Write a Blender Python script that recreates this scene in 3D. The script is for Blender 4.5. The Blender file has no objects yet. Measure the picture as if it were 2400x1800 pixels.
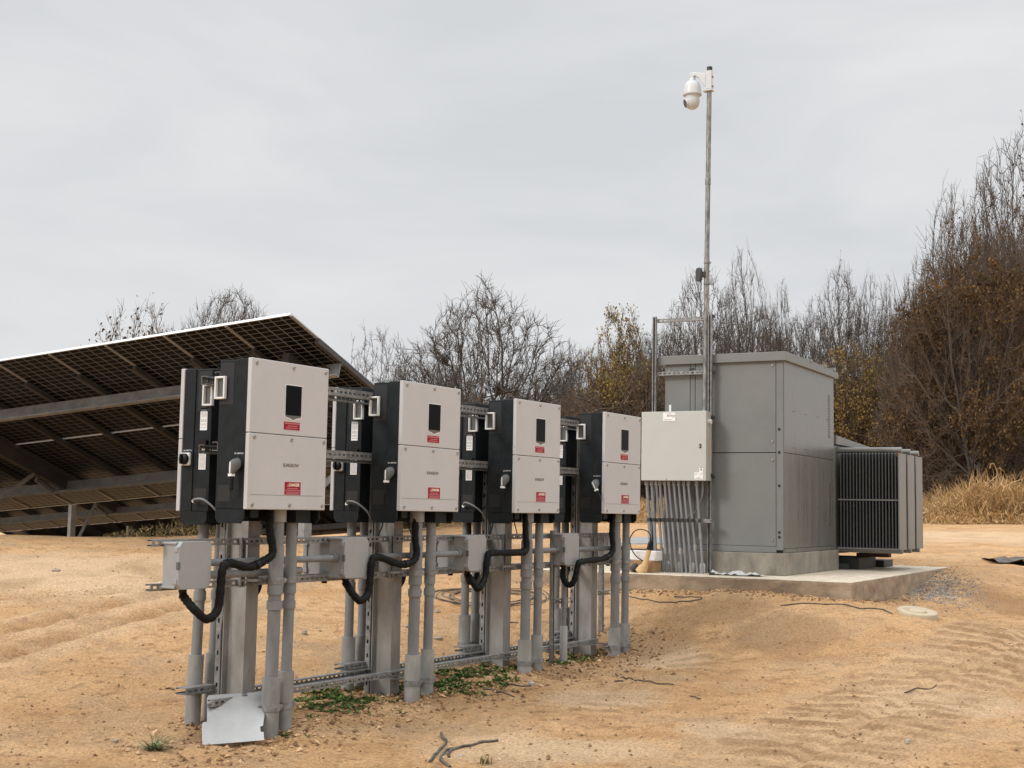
import bpy, math, random
import numpy as np
from mathutils import Vector, Matrix
rad = math.radians
SC = bpy.context.scene
COL = SC.collection

# ---------------------------------------------------------------- camera
FPX, PITCH, ROLL, CZ = 3109.4, 0.0935, 0.0174, 1.42
_F = np.array([0, math.cos(PITCH), math.sin(PITCH)]); _U = np.array([0, -math.sin(PITCH), math.cos(PITCH)]); _R = np.array([1., 0, 0])
CR = math.cos(ROLL)*_R + math.sin(ROLL)*_U; CU = -math.sin(ROLL)*_R + math.cos(ROLL)*_U
cam = bpy.data.cameras.new('camera'); camo = bpy.data.objects.new('camera', cam); COL.objects.link(camo)
cam.sensor_width = 36; cam.lens = 36*FPX/2400; cam.clip_end = 3000; cam.clip_start = .05
M = Matrix(((CR[0], CU[0], -_F[0], 0), (CR[1], CU[1], -_F[1], 0), (CR[2], CU[2], -_F[2], CZ), (0, 0, 0, 1)))
camo.matrix_world = M
SC.camera = camo

# ---------------------------------------------------------------- light: overcast sky and a veiled sun from the left, behind the camera
SUN_EL, SUN_AZ = rad(34), rad(238)          # azimuth measured clockwise from +Y (north)
sdir = Vector((math.sin(SUN_AZ)*math.cos(SUN_EL), math.cos(SUN_AZ)*math.cos(SUN_EL), math.sin(SUN_EL)))
sl = bpy.data.lights.new('sun', 'SUN'); sl.energy = 1.5; sl.angle = rad(14); sl.color = (1, .965, .92)
so = bpy.data.objects.new('sun', sl); COL.objects.link(so); so.rotation_euler = sdir.to_track_quat('Z', 'Y').to_euler()
W = bpy.data.worlds.new('World'); SC.world = W; W.use_nodes = True
nt = W.node_tree; N = nt.nodes; Lk = nt.links; N.clear()
def nn(t, **k):
    x = N.new(t)
    for a, b in k.items(): setattr(x, a, b)
    return x
sky = nn('ShaderNodeTexSky', sky_type='NISHITA', sun_disc=False, sun_elevation=SUN_EL, sun_rotation=SUN_AZ, air_density=1.0, dust_density=4.0)
bgs = nn('ShaderNodeBackground'); bgs.inputs[1].default_value = .05; Lk.new(sky.outputs[0], bgs.inputs[0])
tc = nn('ShaderNodeTexCoord'); sep = nn('ShaderNodeSeparateXYZ'); Lk.new(tc.outputs['Generated'], sep.inputs[0])
mp = nn('ShaderNodeMapping'); mp.inputs['Scale'].default_value = (1.2, 1.2, 4.2); Lk.new(tc.outputs['Generated'], mp.inputs[0])
noi = nn('ShaderNodeTexNoise'); noi.inputs['Scale'].default_value = 2.3; noi.inputs['Detail'].default_value = 7; noi.inputs['Roughness'].default_value = .52; noi.inputs['Distortion'].default_value = .35
Lk.new(mp.outputs[0], noi.inputs['Vector'])
rmp = nn('ShaderNodeValToRGB'); rmp.color_ramp.elements[0].position = .33; rmp.color_ramp.elements[1].position = .66
rmp.color_ramp.elements[0].color = (.69, .705, .73, 1); rmp.color_ramp.elements[1].color = (.825, .835, .845, 1)
Lk.new(noi.outputs['Fac'], rmp.inputs[0])
zr = nn('ShaderNodeMapRange', interpolation_type='SMOOTHSTEP'); zr.inputs[1].default_value = .36; zr.inputs[2].default_value = .95; zr.inputs[3].default_value = 1.0; zr.inputs[4].default_value = 3.3   # overcast skies are brighter overhead
Lk.new(sep.outputs[2], zr.inputs[0])
bgc = nn('ShaderNodeBackground'); Lk.new(rmp.outputs[0], bgc.inputs[0]); Lk.new(zr.outputs[0], bgc.inputs[1])
mx = nn('ShaderNodeMixShader'); mx.inputs[0].default_value = .94
Lk.new(bgs.outputs[0], mx.inputs[1]); Lk.new(bgc.outputs[0], mx.inputs[2])
wo = nn('ShaderNodeOutputWorld'); Lk.new(mx.outputs[0], wo.inputs[0])
SC.view_settings.view_transform = 'Standard'; SC.view_settings.look = 'None'; SC.view_settings.exposure = 0.0; SC.view_settings.gamma = 1
SC.view_settings.use_curve_mapping = False
SC.cycles.max_bounces = 6; SC.cycles.transparent_max_bounces = 8
SC.cycles.sample_clamp_indirect = 8

# ---------------------------------------------------------------- materials
MATS = {}
def mat(name, col, rough=.6, metal=0., var=0., scale=8., bump=0., bscale=40., spec=.5, col2=None, stretch=(1, 1, 1), detail=5):
    m = bpy.data.materials.new(name); m.use_nodes = True; t = m.node_tree; b = t.nodes['Principled BSDF']
    b.inputs['Roughness'].default_value = rough; b.inputs['Metallic'].default_value = metal
    b.inputs['Specular IOR Level'].default_value = spec
    c = (*col, 1); b.inputs['Base Color'].default_value = c
    if var or bump or col2:
        co = t.nodes.new('ShaderNodeTexCoord'); ma = t.nodes.new('ShaderNodeMapping'); ma.inputs['Scale'].default_value = stretch
        t.links.new(co.outputs['Object'], ma.inputs[0])
        oi = t.nodes.new('ShaderNodeObjectInfo'); mu = t.nodes.new('ShaderNodeMath'); mu.operation = 'MULTIPLY'; mu.inputs[1].default_value = 37.; t.links.new(oi.outputs['Random'], mu.inputs[0]); t.links.new(mu.outputs[0], ma.inputs['Location'])
    if var or col2:
        n = t.nodes.new('ShaderNodeTexNoise'); n.inputs['Scale'].default_value = scale; n.inputs['Detail'].default_value = detail; n.inputs['Roughness'].default_value = .65
        t.links.new(ma.outputs[0], n.inputs['Vector'])
        r = t.nodes.new('ShaderNodeValToRGB'); r.color_ramp.elements[0].position = .3; r.color_ramp.elements[1].position = .7
        lo = tuple(x*(1-var) for x in col); hi = tuple(min(1, x*(1+var)) for x in (col2 or col))
        r.color_ramp.elements[0].color = (*lo, 1); r.color_ramp.elements[1].color = (*hi, 1)
        t.links.new(n.outputs['Fac'], r.inputs[0]); t.links.new(r.outputs[0], b.inputs['Base Color'])
        mr = t.nodes.new('ShaderNodeMapRange'); mr.inputs[3].default_value = max(.05, rough-.1); mr.inputs[4].default_value = min(1, rough+.1)
        t.links.new(n.outputs['Fac'], mr.inputs[0]); t.links.new(mr.outputs[0], b.inputs['Roughness'])
    if bump:
        n2 = t.nodes.new('ShaderNodeTexNoise'); n2.inputs['Scale'].default_value = bscale; n2.inputs['Detail'].default_value = 4
        t.links.new(ma.outputs[0], n2.inputs['Vector'])
        bu = t.nodes.new('ShaderNodeBump'); bu.inputs['Strength'].default_value = bump; bu.inputs['Distance'].default_value = .01
        t.links.new(n2.outputs['Fac'], bu.inputs['Height']); t.links.new(bu.outputs[0], b.inputs['Normal'])
    MATS[name] = m
    return m
mat('cover_plastic', (.49, .484, .484), .5, 0, .04, 3, .06, 260, stretch=(1, 1, .5))
mat('housing_black', (.0085, .0115, .0135), .55, 0, .25, 14, .05, 220, spec=.2, col2=(.0115, .015, .0175))
mat('pale_plastic', (.72, .72, .7), .45)
mat('grey_plastic', (.105, .112, .11), .45, 0, .08, 20, spec=.35)
mat('black_plastic', (.006, .006, .0065), .45, spec=.25)
mat('display_black', (.002, .002, .0025), .25, 0, 0, spec=.08)
mat('display_edge', (.11, .10, .09), .4)
mat('label_red', (.30, .009, .026), .6, spec=.2)
mat('label_print', (.50, .17, .19), .6)
mat('label_cream', (.80, .72, .55), .6)
mat('label_white', (.80, .80, .79), .5)
mat('label_ink', (.30, .30, .30), .6)
mat('logo_ink', (.18, .155, .12), .5)
mat('screw_steel', (.34, .33, .30), .42, .7, .1, 60)
mat('galvanised', (.20, .20, .20), .48, .4, .28, 22, .04, 90, col2=(.26, .26, .255))
mat('post_steel', (.25, .24, .22), .58, .35, .16, 9, .06, 60, col2=(.31, .30, .285), stretch=(1, 1, .35))
mat('pole_steel', (.17, .17, .165), .5, .45, .45, 30, .04, 60, col2=(.27, .27, .26), stretch=(1, 1, .3))
mat('pvc_grey', (.175, .182, .188), .5, 0, .12, 10, .02, 60, stretch=(1, 1, .4), col2=(.20, .203, .205))
mat('sleeve_grey', (.22, .222, .218), .6, 0, .3, 7, .05, 50, stretch=(1, 1, .35), col2=(.275, .27, .25))
mat('box_grey', (.30, .305, .305), .5, 0, .05, 12, .03, 200)
mat('black_conduit', (.004, .004, .004), .6, 0, .4, 30, .7, 70, spec=.2)
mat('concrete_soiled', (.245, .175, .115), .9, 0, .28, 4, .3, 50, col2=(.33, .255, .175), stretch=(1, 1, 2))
mat('wire_grey', (.19, .195, .20), .5)
mat('sheet_steel', (.34, .34, .335), .40, .5, .10, 5, .03, 24, col2=(.38, .38, .37))
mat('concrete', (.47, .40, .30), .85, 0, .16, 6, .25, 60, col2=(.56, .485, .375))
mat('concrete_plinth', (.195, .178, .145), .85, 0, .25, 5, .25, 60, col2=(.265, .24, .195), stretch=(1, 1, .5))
mat('concrete_cap', (.44, .36, .25), .85, 0, .15, 12, .3, 60)
mat('cabinet_paint', (.166, .172, .167), .40, 0, .06, 1.6, .03, 200, col2=(.178, .183, .177))
mat('cabinet_side', (.172, .171, .160), .30, .25, .05, 4, .03, 160, col2=(.196, .192, .178), stretch=(3, 3, .35))
mat('gap_black', (.012, .012, .012), .8)
mat('white_cabinet', (.475, .49, .46), .42, 0, .02, 5, .03, 200)
mat('white_cabinet_side', (.43, .42, .40), .42, 0, .05, 20)
mat('orange_print', (.50, .34, .15), .6, 0, .2, 60)
mat('radiator_grey', (.18, .182, .175), .42, 0, .10, 5, .02, 60, col2=(.205, .203, .195))
mat('fin_grey', (.085, .09, .09), .45, 0, .10, 5)
mat('rust', (.10, .05, .025), .8)
mat('dark_steel', (.03, .03, .03), .6)
mat('camera_white', (.56, .585, .60), .38, 0, .05, 12)
mat('lens_black', (.005, .005, .006), .12)
mat('antenna_dark', (.045, .047, .048), .45)
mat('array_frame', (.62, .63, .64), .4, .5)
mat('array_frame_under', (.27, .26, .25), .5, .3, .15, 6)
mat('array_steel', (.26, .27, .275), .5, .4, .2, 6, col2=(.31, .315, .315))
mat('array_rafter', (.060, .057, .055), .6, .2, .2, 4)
mat('cardboard', (.36, .21, .105), .85, 0, .06, 8)
mat('white_carton', (.70, .68, .66), .7, 0, .1, 20)
mat('tan_leather', (.56, .37, .18), .75, 0, .15, 30)
mat('plastic_bag', (.55, .54, .52), .4, 0, .08, 20)
mat('rock', (.30, .25, .19), .9, 0, .3, 14, .4, 50)
mat('pale_rock', (.42, .40, .37), .9, 0, .2, 14, .4, 50)
mat('tarp_dark', (.075, .07, .062), .75, 0, .5, 14, .2, 60, spec=.2, col2=(.12, .105, .085))
mat('bark', (.085, .07, .058), .9, 0, .3, 6, .3, 30)
mat('bark_pale', (.20, .17, .14), .9, 0, .35, 4, .3, 30)
mat('twig', (.088, .068, .052), .9, 0, .3, 2)
mat('twig_brown', (.115, .076, .050), .9, 0, .3, 2)
def leafmat(name, a, b, c=None):
    m = bpy.data.materials.new(name); m.use_nodes = True; t = m.node_tree; p = t.nodes['Principled BSDF']
    p.inputs['Roughness'].default_value = .8; p.inputs['Specular IOR Level'].default_value = .2
    g = t.nodes.new('ShaderNodeNewGeometry'); r = t.nodes.new('ShaderNodeValToRGB')
    r.color_ramp.elements[0].color = (*a, 1); r.color_ramp.elements[1].color = (*b, 1)
    if c: e = r.color_ramp.elements.new(.55); e.color = (*c, 1)
    t.links.new(g.outputs['Random Per Island'], r.inputs[0]); t.links.new(r.outputs[0], p.inputs['Base Color'])
    MATS[name] = m
leafmat('leaf_rust', (.048, .032, .018), (.19, .110, .040), (.092, .056, .025))
leafmat('leaf_gold', (.12, .080, .025), (.40, .25, .06), (.23, .155, .042))
leafmat('leaf_dull', (.05, .040, .030), (.12, .085, .05))
leafmat('brush_sticks', (.030, .020, .013), (.15, .10, .066), (.066, .044, .028))
leafmat('dry_grass', (.24, .145, .065), (.62, .42, .21), (.42, .27, .12))
leafmat('scrub_grass', (.10, .085, .045), (.36, .26, .13), (.19, .15, .07))
leafmat('weed_green', (.04, .08, .018), (.15, .22, .06), (.07, .125, .03))
leafmat('tuft_green', (.05, .085, .028), (.30, .26, .14), (.085, .13, .05))
leafmat('clod', (.14, .08, .042), (.60, .40, .23), (.30, .175, .085))
leafmat('gravel', (.14, .132, .122), (.40, .375, .33), (.245, .23, .205))
def meshmat():
    m = bpy.data.materials.new('vent_mesh'); m.use_nodes = True; t = m.node_tree; p = t.nodes['Principled BSDF']
    co = t.nodes.new('ShaderNodeTexCoord'); br = t.nodes.new('ShaderNodeTexBrick'); ma = t.nodes.new('ShaderNodeMapping')
    ma.inputs['Rotation'].default_value = (0, rad(90), 0)
    # brick pattern laid out over the y/z plane of the side
    sx = t.nodes.new('ShaderNodeSeparateXYZ'); cx = t.nodes.new('ShaderNodeCombineXYZ')
    t.links.new(co.outputs['Object'], sx.inputs[0]); t.links.new(sx.outputs[1], cx.inputs[0]); t.links.new(sx.outputs[2], cx.inputs[1])
    t.links.new(cx.outputs[0], br.inputs['Vector']); br.inputs['Scale'].default_value = 1; br.inputs['Brick Width'].default_value = .012; br.inputs['Row Height'].default_value = .010; br.inputs['Mortar Size'].default_value = .0022
    br.inputs['Color1'].default_value = br.inputs['Color2'].default_value = (.002, .002, .002, 1); br.inputs['Mortar'].default_value = (.009, .011, .013, 1)
    t.links.new(br.outputs[0], p.inputs['Base Color']); p.inputs['Roughness'].default_value = .5
    MATS['vent_mesh'] = m
meshmat()
def cellmat():
    m = bpy.data.materials.new('solar_cells'); m.use_nodes = True; t = m.node_tree; p = t.nodes['Principled BSDF']
    co = t.nodes.new('ShaderNodeTexCoord'); sx = t.nodes.new('ShaderNodeSeparateXYZ'); t.links.new(co.outputs['Object'], sx.inputs[0])
    def line(o, k, w):
        a = t.nodes.new('ShaderNodeMath'); a.operation = 'MULTIPLY'; a.inputs[1].default_value = k; t.links.new(o, a.inputs[0])
        f = t.nodes.new('ShaderNodeMath'); f.operation = 'FRACT'; t.links.new(a.outputs[0], f.inputs[0])
        c = t.nodes.new('ShaderNodeMath'); c.operation = 'LESS_THAN'; c.inputs[1].default_value = w; t.links.new(f.outputs[0], c.inputs[0]); return c.outputs[0]
    mxm = t.nodes.new('ShaderNodeMath'); mxm.operation = 'MAXIMUM'
    t.links.new(line(sx.outputs[0], 6, .085), mxm.inputs[0]); t.links.new(line(sx.outputs[1], 9.9, .11), mxm.inputs[1])
    mi = t.nodes.new('ShaderNodeMix'); mi.data_type = 'RGBA'; t.links.new(mxm.outputs[0], mi.inputs[0])
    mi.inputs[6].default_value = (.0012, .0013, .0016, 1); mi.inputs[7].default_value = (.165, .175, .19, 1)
    t.links.new(mi.outputs[2], p.inputs['Base Color']); p.inputs['Roughness'].default_value = .3; p.inputs['Specular IOR Level'].default_value = .10
    MATS['solar_cells'] = m
cellmat()

# ---------------------------------------------------------------- mesh builder
class MB:
    def __init__(s): s.v = []; s.f = []; s.sm = []
    def add(s, vs, fs, smooth=False):
        o = len(s.v); s.v += [tuple(map(float, v)) for v in vs]
        s.f += [tuple(i+o for i in f) for f in fs]; s.sm += [smooth]*len(fs); return s
    def box(s, a, b, m=None):
        x0, y0, z0 = a; x1, y1, z1 = b
        if x0 > x1: x0, x1 = x1, x0
        if y0 > y1: y0, y1 = y1, y0
        if z0 > z1: z0, z1 = z1, z0
        vs = [(x0, y0, z0), (x1, y0, z0), (x1, y1, z0), (x0, y1, z0), (x0, y0, z1), (x1, y0, z1), (x1, y1, z1), (x0, y1, z1)]
        if m is not None: vs = [tuple(m @ Vector(v)) for v in vs]
        return s.add(vs, [(0, 3, 2, 1), (4, 5, 6, 7), (0, 1, 5, 4), (1, 2, 6, 5), (2, 3, 7, 6), (3, 0, 4, 7)])
    def bar(s, p0, p1, w, d, up=(0, 0, 1)):
        p0, p1 = Vector(p0), Vector(p1); a = (p1-p0); L = a.length; a.normalize()
        y = Vector(up).cross(a)
        if y.length < 1e-5: y = Vector((1, 0, 0)).cross(a)
        y.normalize(); z = a.cross(y)
        m = Matrix(((a.x, y.x, z.x, p0.x), (a.y, y.y, z.y, p0.y), (a.z, y.z, z.z, p0.z), (0, 0, 0, 1)))
        return s.box((0, -w/2, -d/2), (L, w/2, d/2), m)
    def tube(s, pts, r, seg=12, cap=True, smooth=True):
        pts = [Vector(p) for p in pts]; n = len(pts); rs = r if hasattr(r, '__len__') else [r]*n
        t0 = (pts[1]-pts[0]).normalized(); ref = Vector((0, 0, 1)) if abs(t0.z) < .9 else Vector((1, 0, 0))
        nx = t0.cross(ref).normalized(); vs = []; fs = []
        for i, p in enumerate(pts):
            t = (pts[min(i+1, n-1)]-pts[max(i-1, 0)]).normalized()
            nx = (nx - t*nx.dot(t)).normalized(); ny = t.cross(nx)
            for k in range(seg):
                a = 2*math.pi*k/seg; vs.append(p + nx*(math.cos(a)*rs[i]) + ny*(math.sin(a)*rs[i]))
        for i in range(n-1):
            for k in range(seg):
                k2 = (k+1) % seg; fs.append((i*seg+k, i*seg+k2, (i+1)*seg+k2, (i+1)*seg+k))
        s.add(vs, fs, smooth)
        if cap:
            s.add([vs[k] for k in range(seg)], [tuple(range(seg))[::-1]]); s.add([vs[(n-1)*seg+k] for k in range(seg)], [tuple(range(seg))])
        return s
    def cyl(s, p0, p1, r, seg=14, r2=None): return s.tube([p0, p1], [r, r if r2 is None else r2], seg)
    def lathe(s, prof, c=(0, 0, 0), seg=24, m=None):
        vs = []; fs = []; n = len(prof)
        for (r, z) in prof:
            for k in range(seg):
                a = 2*math.pi*k/seg; v = Vector((math.cos(a)*r, math.sin(a)*r, z))
                if m is not None: v = m @ v
                vs.append(v + Vector(c))
        for i in range(n-1):
            for k in range(seg):
                k2 = (k+1) % seg; fs.append((i*seg+k, i*seg+k2, (i+1)*seg+k2, (i+1)*seg+k))
        return s.add(vs, fs, True)
    def prism(s, poly, f, h0, h1):       # poly of 2d points, f(u,v,h)->xyz
        n = len(poly); vs = [f(u, v, h0) for u, v in poly]+[f(u, v, h1) for u, v in poly]
        fs = [tuple(range(n))[::-1], tuple(range(n, 2*n))]+[(i, (i+1) % n, n+(i+1) % n, n+i) for i in range(n)]
        return s.add(vs, fs)
    def strut(s, p0, p1, wd, od, w=.041, d=.041, pitch=.05, hole=.028, hw=.015, th=.0026, holes=True):
        p0, p1, wd, od = Vector(p0), Vector(p1), Vector(wd).normalized(), Vector(od).normalized(); a = p1-p0; L = a.length; a.normalize()
        m = Matrix(((a.x, wd.x, od.x, p0.x), (a.y, wd.y, od.y, p0.y), (a.z, wd.z, od.z, p0.z), (0, 0, 0, 1)))
        for q in (-1, 1):
            s.box((0, q*w/2, 0), (L, q*(w/2-th), d), m); s.box((0, q*(w/2-th), d-th), (L, q*(w/2-.010), d), m)
        i = w/2-th
        if not holes: s.box((0, -i, 0), (L, i, th), m)
        else:
            s.box((0, -i, 0), (L, -hw/2, th), m); s.box((0, hw/2, 0), (L, i, th), m)
            x = 0; k = 0
            while x < L:
                e = min(L, x+pitch-hole); s.box((x, -hw/2, 0), (e, hw/2, th), m); x += pitch
        return s
    def mesh(s, name, m):
        me = bpy.data.meshes.new(name); me.from_pydata(s.v, [], s.f); me.polygons.foreach_set('use_smooth', s.sm)
        me.materials.append(MATS[m]); me.update(); return me
    def build(s, name, m, parent=None, bevel=0., seg=2):
        return link(name, s.mesh(name, m), parent, bevel, seg)
def link(name, me, parent=None, bevel=0., seg=2):
    o = bpy.data.objects.new(name, me); COL.objects.link(o)
    if parent is not None: o.parent = parent
    if bevel:
        b = o.modifiers.new('bevel', 'BEVEL'); b.width = bevel; b.segments = seg; b.limit_method = 'ANGLE'; b.angle_limit = rad(40); b.harden_normals = False
    return o
def npmesh(name, V, F, m, smooth=False):     # V (n,3), F (m,k) arrays
    me = bpy.data.meshes.new(name); V = np.asarray(V, np.float32); F = np.asarray(F, np.int32); k = F.shape[1]
    me.vertices.add(len(V)); me.vertices.foreach_set('co', V.ravel())
    me.loops.add(F.size); me.loops.foreach_set('vertex_index', F.ravel())
    me.polygons.add(len(F)); me.polygons.foreach_set('loop_start', np.arange(0, F.size, k, dtype=np.int32)); me.polygons.foreach_set('loop_total', np.full(len(F), k, np.int32))
    me.polygons.foreach_set('use_smooth', np.full(len(F), smooth)); me.materials.append(MATS[m]); me.update(); me.validate(); return me
def tag(o, label=None, cat=None, group=None, kind=None):
    if label: o['label'] = label
    if cat: o['category'] = cat
    if group: o['group'] = group
    if kind: o['kind'] = kind
    return o
def thing(name, label, cat, loc=(0, 0, 0), rz=0, group=None, rot=None):
    o = bpy.data.objects.new(name, None); COL.objects.link(o); o.empty_display_size = .1
    if rot is not None: o.matrix_world = rot
    else: o.location = loc; o.rotation_euler = (0, 0, rz)
    return tag(o, label, cat, group)
KIDS = {}
def copy_tree(o, parent=None):
    c = o.copy(); COL.objects.link(c); c.parent = parent
    for ch in list(o.children): copy_tree(ch, c)
    return c
def text_mesh(body, size, m, align='CENTER', bold=0., extrude=.0006, sx=1.):
    cu = bpy.data.curves.new('lettering', 'FONT'); cu.body = body; cu.size = size; cu.align_x = align; cu.align_y = 'CENTER'; cu.extrude = extrude; cu.offset = bold; cu.resolution_u = 3
    to = bpy.data.objects.new('lettering', cu); COL.objects.link(to)
    bpy.context.view_layer.update()
    me = bpy.data.meshes.new_from_object(to.evaluated_get(bpy.context.evaluated_depsgraph_get())); bpy.data.objects.remove(to); bpy.data.curves.remove(cu)
    me.materials.clear(); me.materials.append(MATS[m])
    if sx != 1: me.transform(Matrix.Diagonal((sx, 1, 1, 1)))
    return me
FRONT = Matrix.Rotation(rad(90), 4, 'X')                      # text plane -> facing -y
LEFTF = Matrix.Rotation(rad(-90), 4, 'Z') @ FRONT             # facing -x
RIGHTF = Matrix.Rotation(rad(90), 4, 'Z') @ FRONT             # facing +x
def text_part(body, size, m, at, face, parent, **k):
    me = text_mesh(body, size, m, **k); me.transform(Matrix.Translation(at) @ face); return link('lettering', me, parent)

# ---------------------------------------------------------------- frames: the inverter row and the pad
RA = 0.5476; RO = np.array([-1.5718, 7.9672, 0.]); RU = np.array([math.sin(RA), math.cos(RA), 0.]); RN = np.array([-math.cos(RA), math.sin(RA), 0.])
RZ = math.pi/2-RA
def rw(s, t, z): return tuple(RO+RU*s+RN*t+np.array([0, 0, z]))
EO = np.array([2.938, 14.3, .993]); EX = np.array([.8776, -.4793, 0]); EY = np.array([.4793, .8776, 0]); EZR = math.atan2(-.4793, .8776)
def ew(x, y, z): return tuple(EO+EX*x+EY*y+np.array([0, 0, z]))   # x to the right along the front, y into depth

# ---------------------------------------------------------------- terrain
CP = [(rw(.41, .1, 0), -.02), (rw(2, .1, 0), .045), (rw(3.6, .1, 0), .04), (rw(5.2, .1, 0), .02), (rw(.4, .66, 0), .02), (rw(2, .66, 0), .085), (rw(3.45, .66, 0), .16), (rw(5.2, .7, 0), .16),
      ((0, 7.5), -.03), ((-2.7, 7.2), -.02), ((3, 7.7), 0), ((0, 5), -.05), ((-4, 5), -.05), ((5, 5), 0), ((-7, 8), .05), ((-5, 11), .28), ((-3, 12), .36),
      ((1.36, 10.6), .08), ((2.9, 11.4), .16), ((1.3, 14.2), .585), ((3.35, 13.0), .59), ((3.4, 14.3), .60), ((5.5, 16.6), .66), ((2.3, 13.5), .585), ((-.6, 15.2), .62), ((3.2, 17.5), .68), ((1.2, 17), .68),
      ((4.16, 13.6), .42), ((5.7, 14.9), .36), ((8, 15), .4), ((5.5, 10), .12), ((9, 9), .2),
      ((-5.7, 18), .92), ((-6.86, 18), .905), ((-4.45, 18), .94), ((-2.6, 17.5), .985), ((-11, 17.5), .9), ((-8.6, 28), .30), ((-4, 27), .55), ((-14, 28), .1),
      ((-.9, 29), 1.03), ((3, 29), 1.05), ((10.6, 30), 1.2), ((16, 30), 1.3), ((7, 22), .9), ((0, 22), .85), ((12, 20), .8), ((-.9, 40), .8), ((10, 40), 1.1), ((-12, 40), -.2)]
CX = np.array([(p[0][0], p[0][1]) for p in CP]); CH = np.array([p[1] for p in CP])
def _phi(r2): return np.where(r2 > 1e-12, .5*r2*np.log(r2+1e-12), 0)
_n = len(CX); _K = _phi(((CX[:, None]-CX[None])**2).sum(-1))+np.eye(_n)*.35; _P = np.c_[np.ones(_n), CX]
_A = np.block([[_K, _P], [_P.T, np.zeros((3, 3))]]); _w = np.linalg.solve(_A, np.r_[CH, 0, 0, 0])
def base_h(x, y):
    xc = np.clip(x, -15, 18); yc = np.clip(y, 4, 40); q = np.stack([xc, yc], -1); out = np.full(xc.shape, 0.)
    for i in range(_n): out = out+_w[i]*_phi((xc-CX[i, 0])**2+(yc-CX[i, 1])**2)
    out = out+_w[_n]+_w[_n+1]*xc+_w[_n+2]*yc
    f = np.clip((y-40)/40, 0, 1); return out*(1-f)+.3*f
def vnoise(x, y, sc, seed=0):
    x = x*sc; y = y*sc; xi = np.floor(x).astype(np.int64); yi = np.floor(y).astype(np.int64); fx = x-xi; fy = y-yi
    fx = fx*fx*fx*(fx*(fx*6-15)+10); fy = fy*fy*fy*(fy*(fy*6-15)+10)
    def h(a, b):
        n = (a*374761393+b*668265263+seed*1442695041) & 0x7fffffff; n = ((n ^ (n >> 13))*1274126177) & 0x7fffffff; n = n ^ (n >> 16)
        return (n & 0xffff)/65535.-.5
    return (h(xi, yi)*(1-fx)+h(xi+1, yi)*fx)*(1-fy)+(h(xi, yi+1)*(1-fx)+h(xi+1, yi+1)*fx)*fy
def ray(px, py): return CR*(px-1200)/FPX-CU*(py-900)/FPX+_F
def at_y(px, py, y):
    r = ray(px, py); return np.array([0, 0, CZ])+r*y/r[1]
def seg_d(x, y, pts):                     # distance and arc position to a polyline
    best = np.full(x.shape, 1e9); arc = np.zeros(x.shape); side = np.zeros(x.shape); acc = 0
    for (a, b) in zip(pts[:-1], pts[1:]):
        dx, dy = b[0]-a[0], b[1]-a[1]; L = math.hypot(dx, dy); t = np.clip(((x-a[0])*dx+(y-a[1])*dy)/L**2, 0, 1)
        d = np.hypot(x-a[0]-t*dx, y-a[1]-t*dy); m = d < best; best = np.where(m, d, best); arc = np.where(m, acc+t*L, arc)
        side = np.where(m, np.sign(dx*(y-a[1])-dy*(x-a[0])), side); acc += L
    return best, arc, side
def gp0(px, py):
    r = ray(px, py); k = 5.
    for _ in range(1500):
        q = r*k; h = float(base_h(np.array([q[0]]), np.array([q[1]]))[0])
        if CZ+q[2] <= h: break
        k += .03
    return (q[0], q[1])
TREAD = [gp0(1850, 1795), gp0(2020, 1690), gp0(2180, 1600), gp0(2330, 1530), gp0(2420, 1490)]
TREAD2 = [gp0(1370, 1700), gp0(1530, 1610), gp0(1640, 1560), gp0(1700, 1500)]
RUTS = [[gp0(0, 1490), gp0(180, 1445), gp0(330, 1410), gp0(480, 1365), gp0(640, 1330)], [gp0(0, 1545), gp0(160, 1500), gp0(330, 1452), gp0(520, 1405)], [gp0(0, 1404), gp0(300, 1388), gp0(600, 1352)]]
BERM = [rw(.0, .0, 0)[:2], rw(2, .0, 0)[:2], rw(5.6, .0, 0)[:2]]
def H(x, y):
    x = np.asarray(x, float); y = np.asarray(y, float); z = base_h(x, y)
    near = np.clip(1-(np.hypot(x, y)-22)/25, .15, 1)
    z = z+near*(.05*vnoise(x, y, .7, 1)+.03*vnoise(x, y, 1.9, 2)+.026*vnoise(x, y, 5, 3)+.016*vnoise(x, y, 11, 4)+.010*np.clip(vnoise(x, y, 20, 5), -.1, .5))
    d, a, sd = seg_d(x, y, TREAD)
    wob = .5+.9*vnoise(x, y, .9, 9)
    lane = np.clip((.62-d)/.06, 0, 1)*np.clip((d-.07)/.04, 0, 1); p = ((a+.35*d+.025*vnoise(x, y, 3, 63))/.27) % 1.; z = z+lane*(.026*np.where(p < .18, p/.18, np.clip((1-p)/.5, 0, 1))-.014)*np.clip(wob+.35, 0, 1)
    z = z-.03*np.clip((.07-d)/.04, 0, 1)
    d, a, sd = seg_d(x, y, TREAD2); lane = np.clip((.3-d)/.08, 0, 1); p = ((a+.5*d)/.25) % 1.; z = z+lane*.02*np.where(p < .35, p/.35, (1-p)/.65)*np.clip(wob+.1, 0, 1)
    for i, rt in enumerate(RUTS):
        d, a, sd = seg_d(x, y, rt); d = d+.05*vnoise(x, y, 2.5, 20+i); z = z-.042*np.exp(-(d/.09)**2)+.026*np.exp(-((d-.2)/.09)**2)
        z = z+.012*np.exp(-(d/.12)**2)*np.sin(a*2*math.pi/.12)
    d, a, sd = seg_d(x, y, BERM); z = z+np.exp(-((d-.0)/.35)**2)*(.05*np.clip(vnoise(x, y, 4, 31)+.1, 0, 1)+.02*vnoise(x, y, 14, 32))
    return z
def hz(x, y): return float(H(np.array([x]), np.array([y]))[0])
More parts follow.
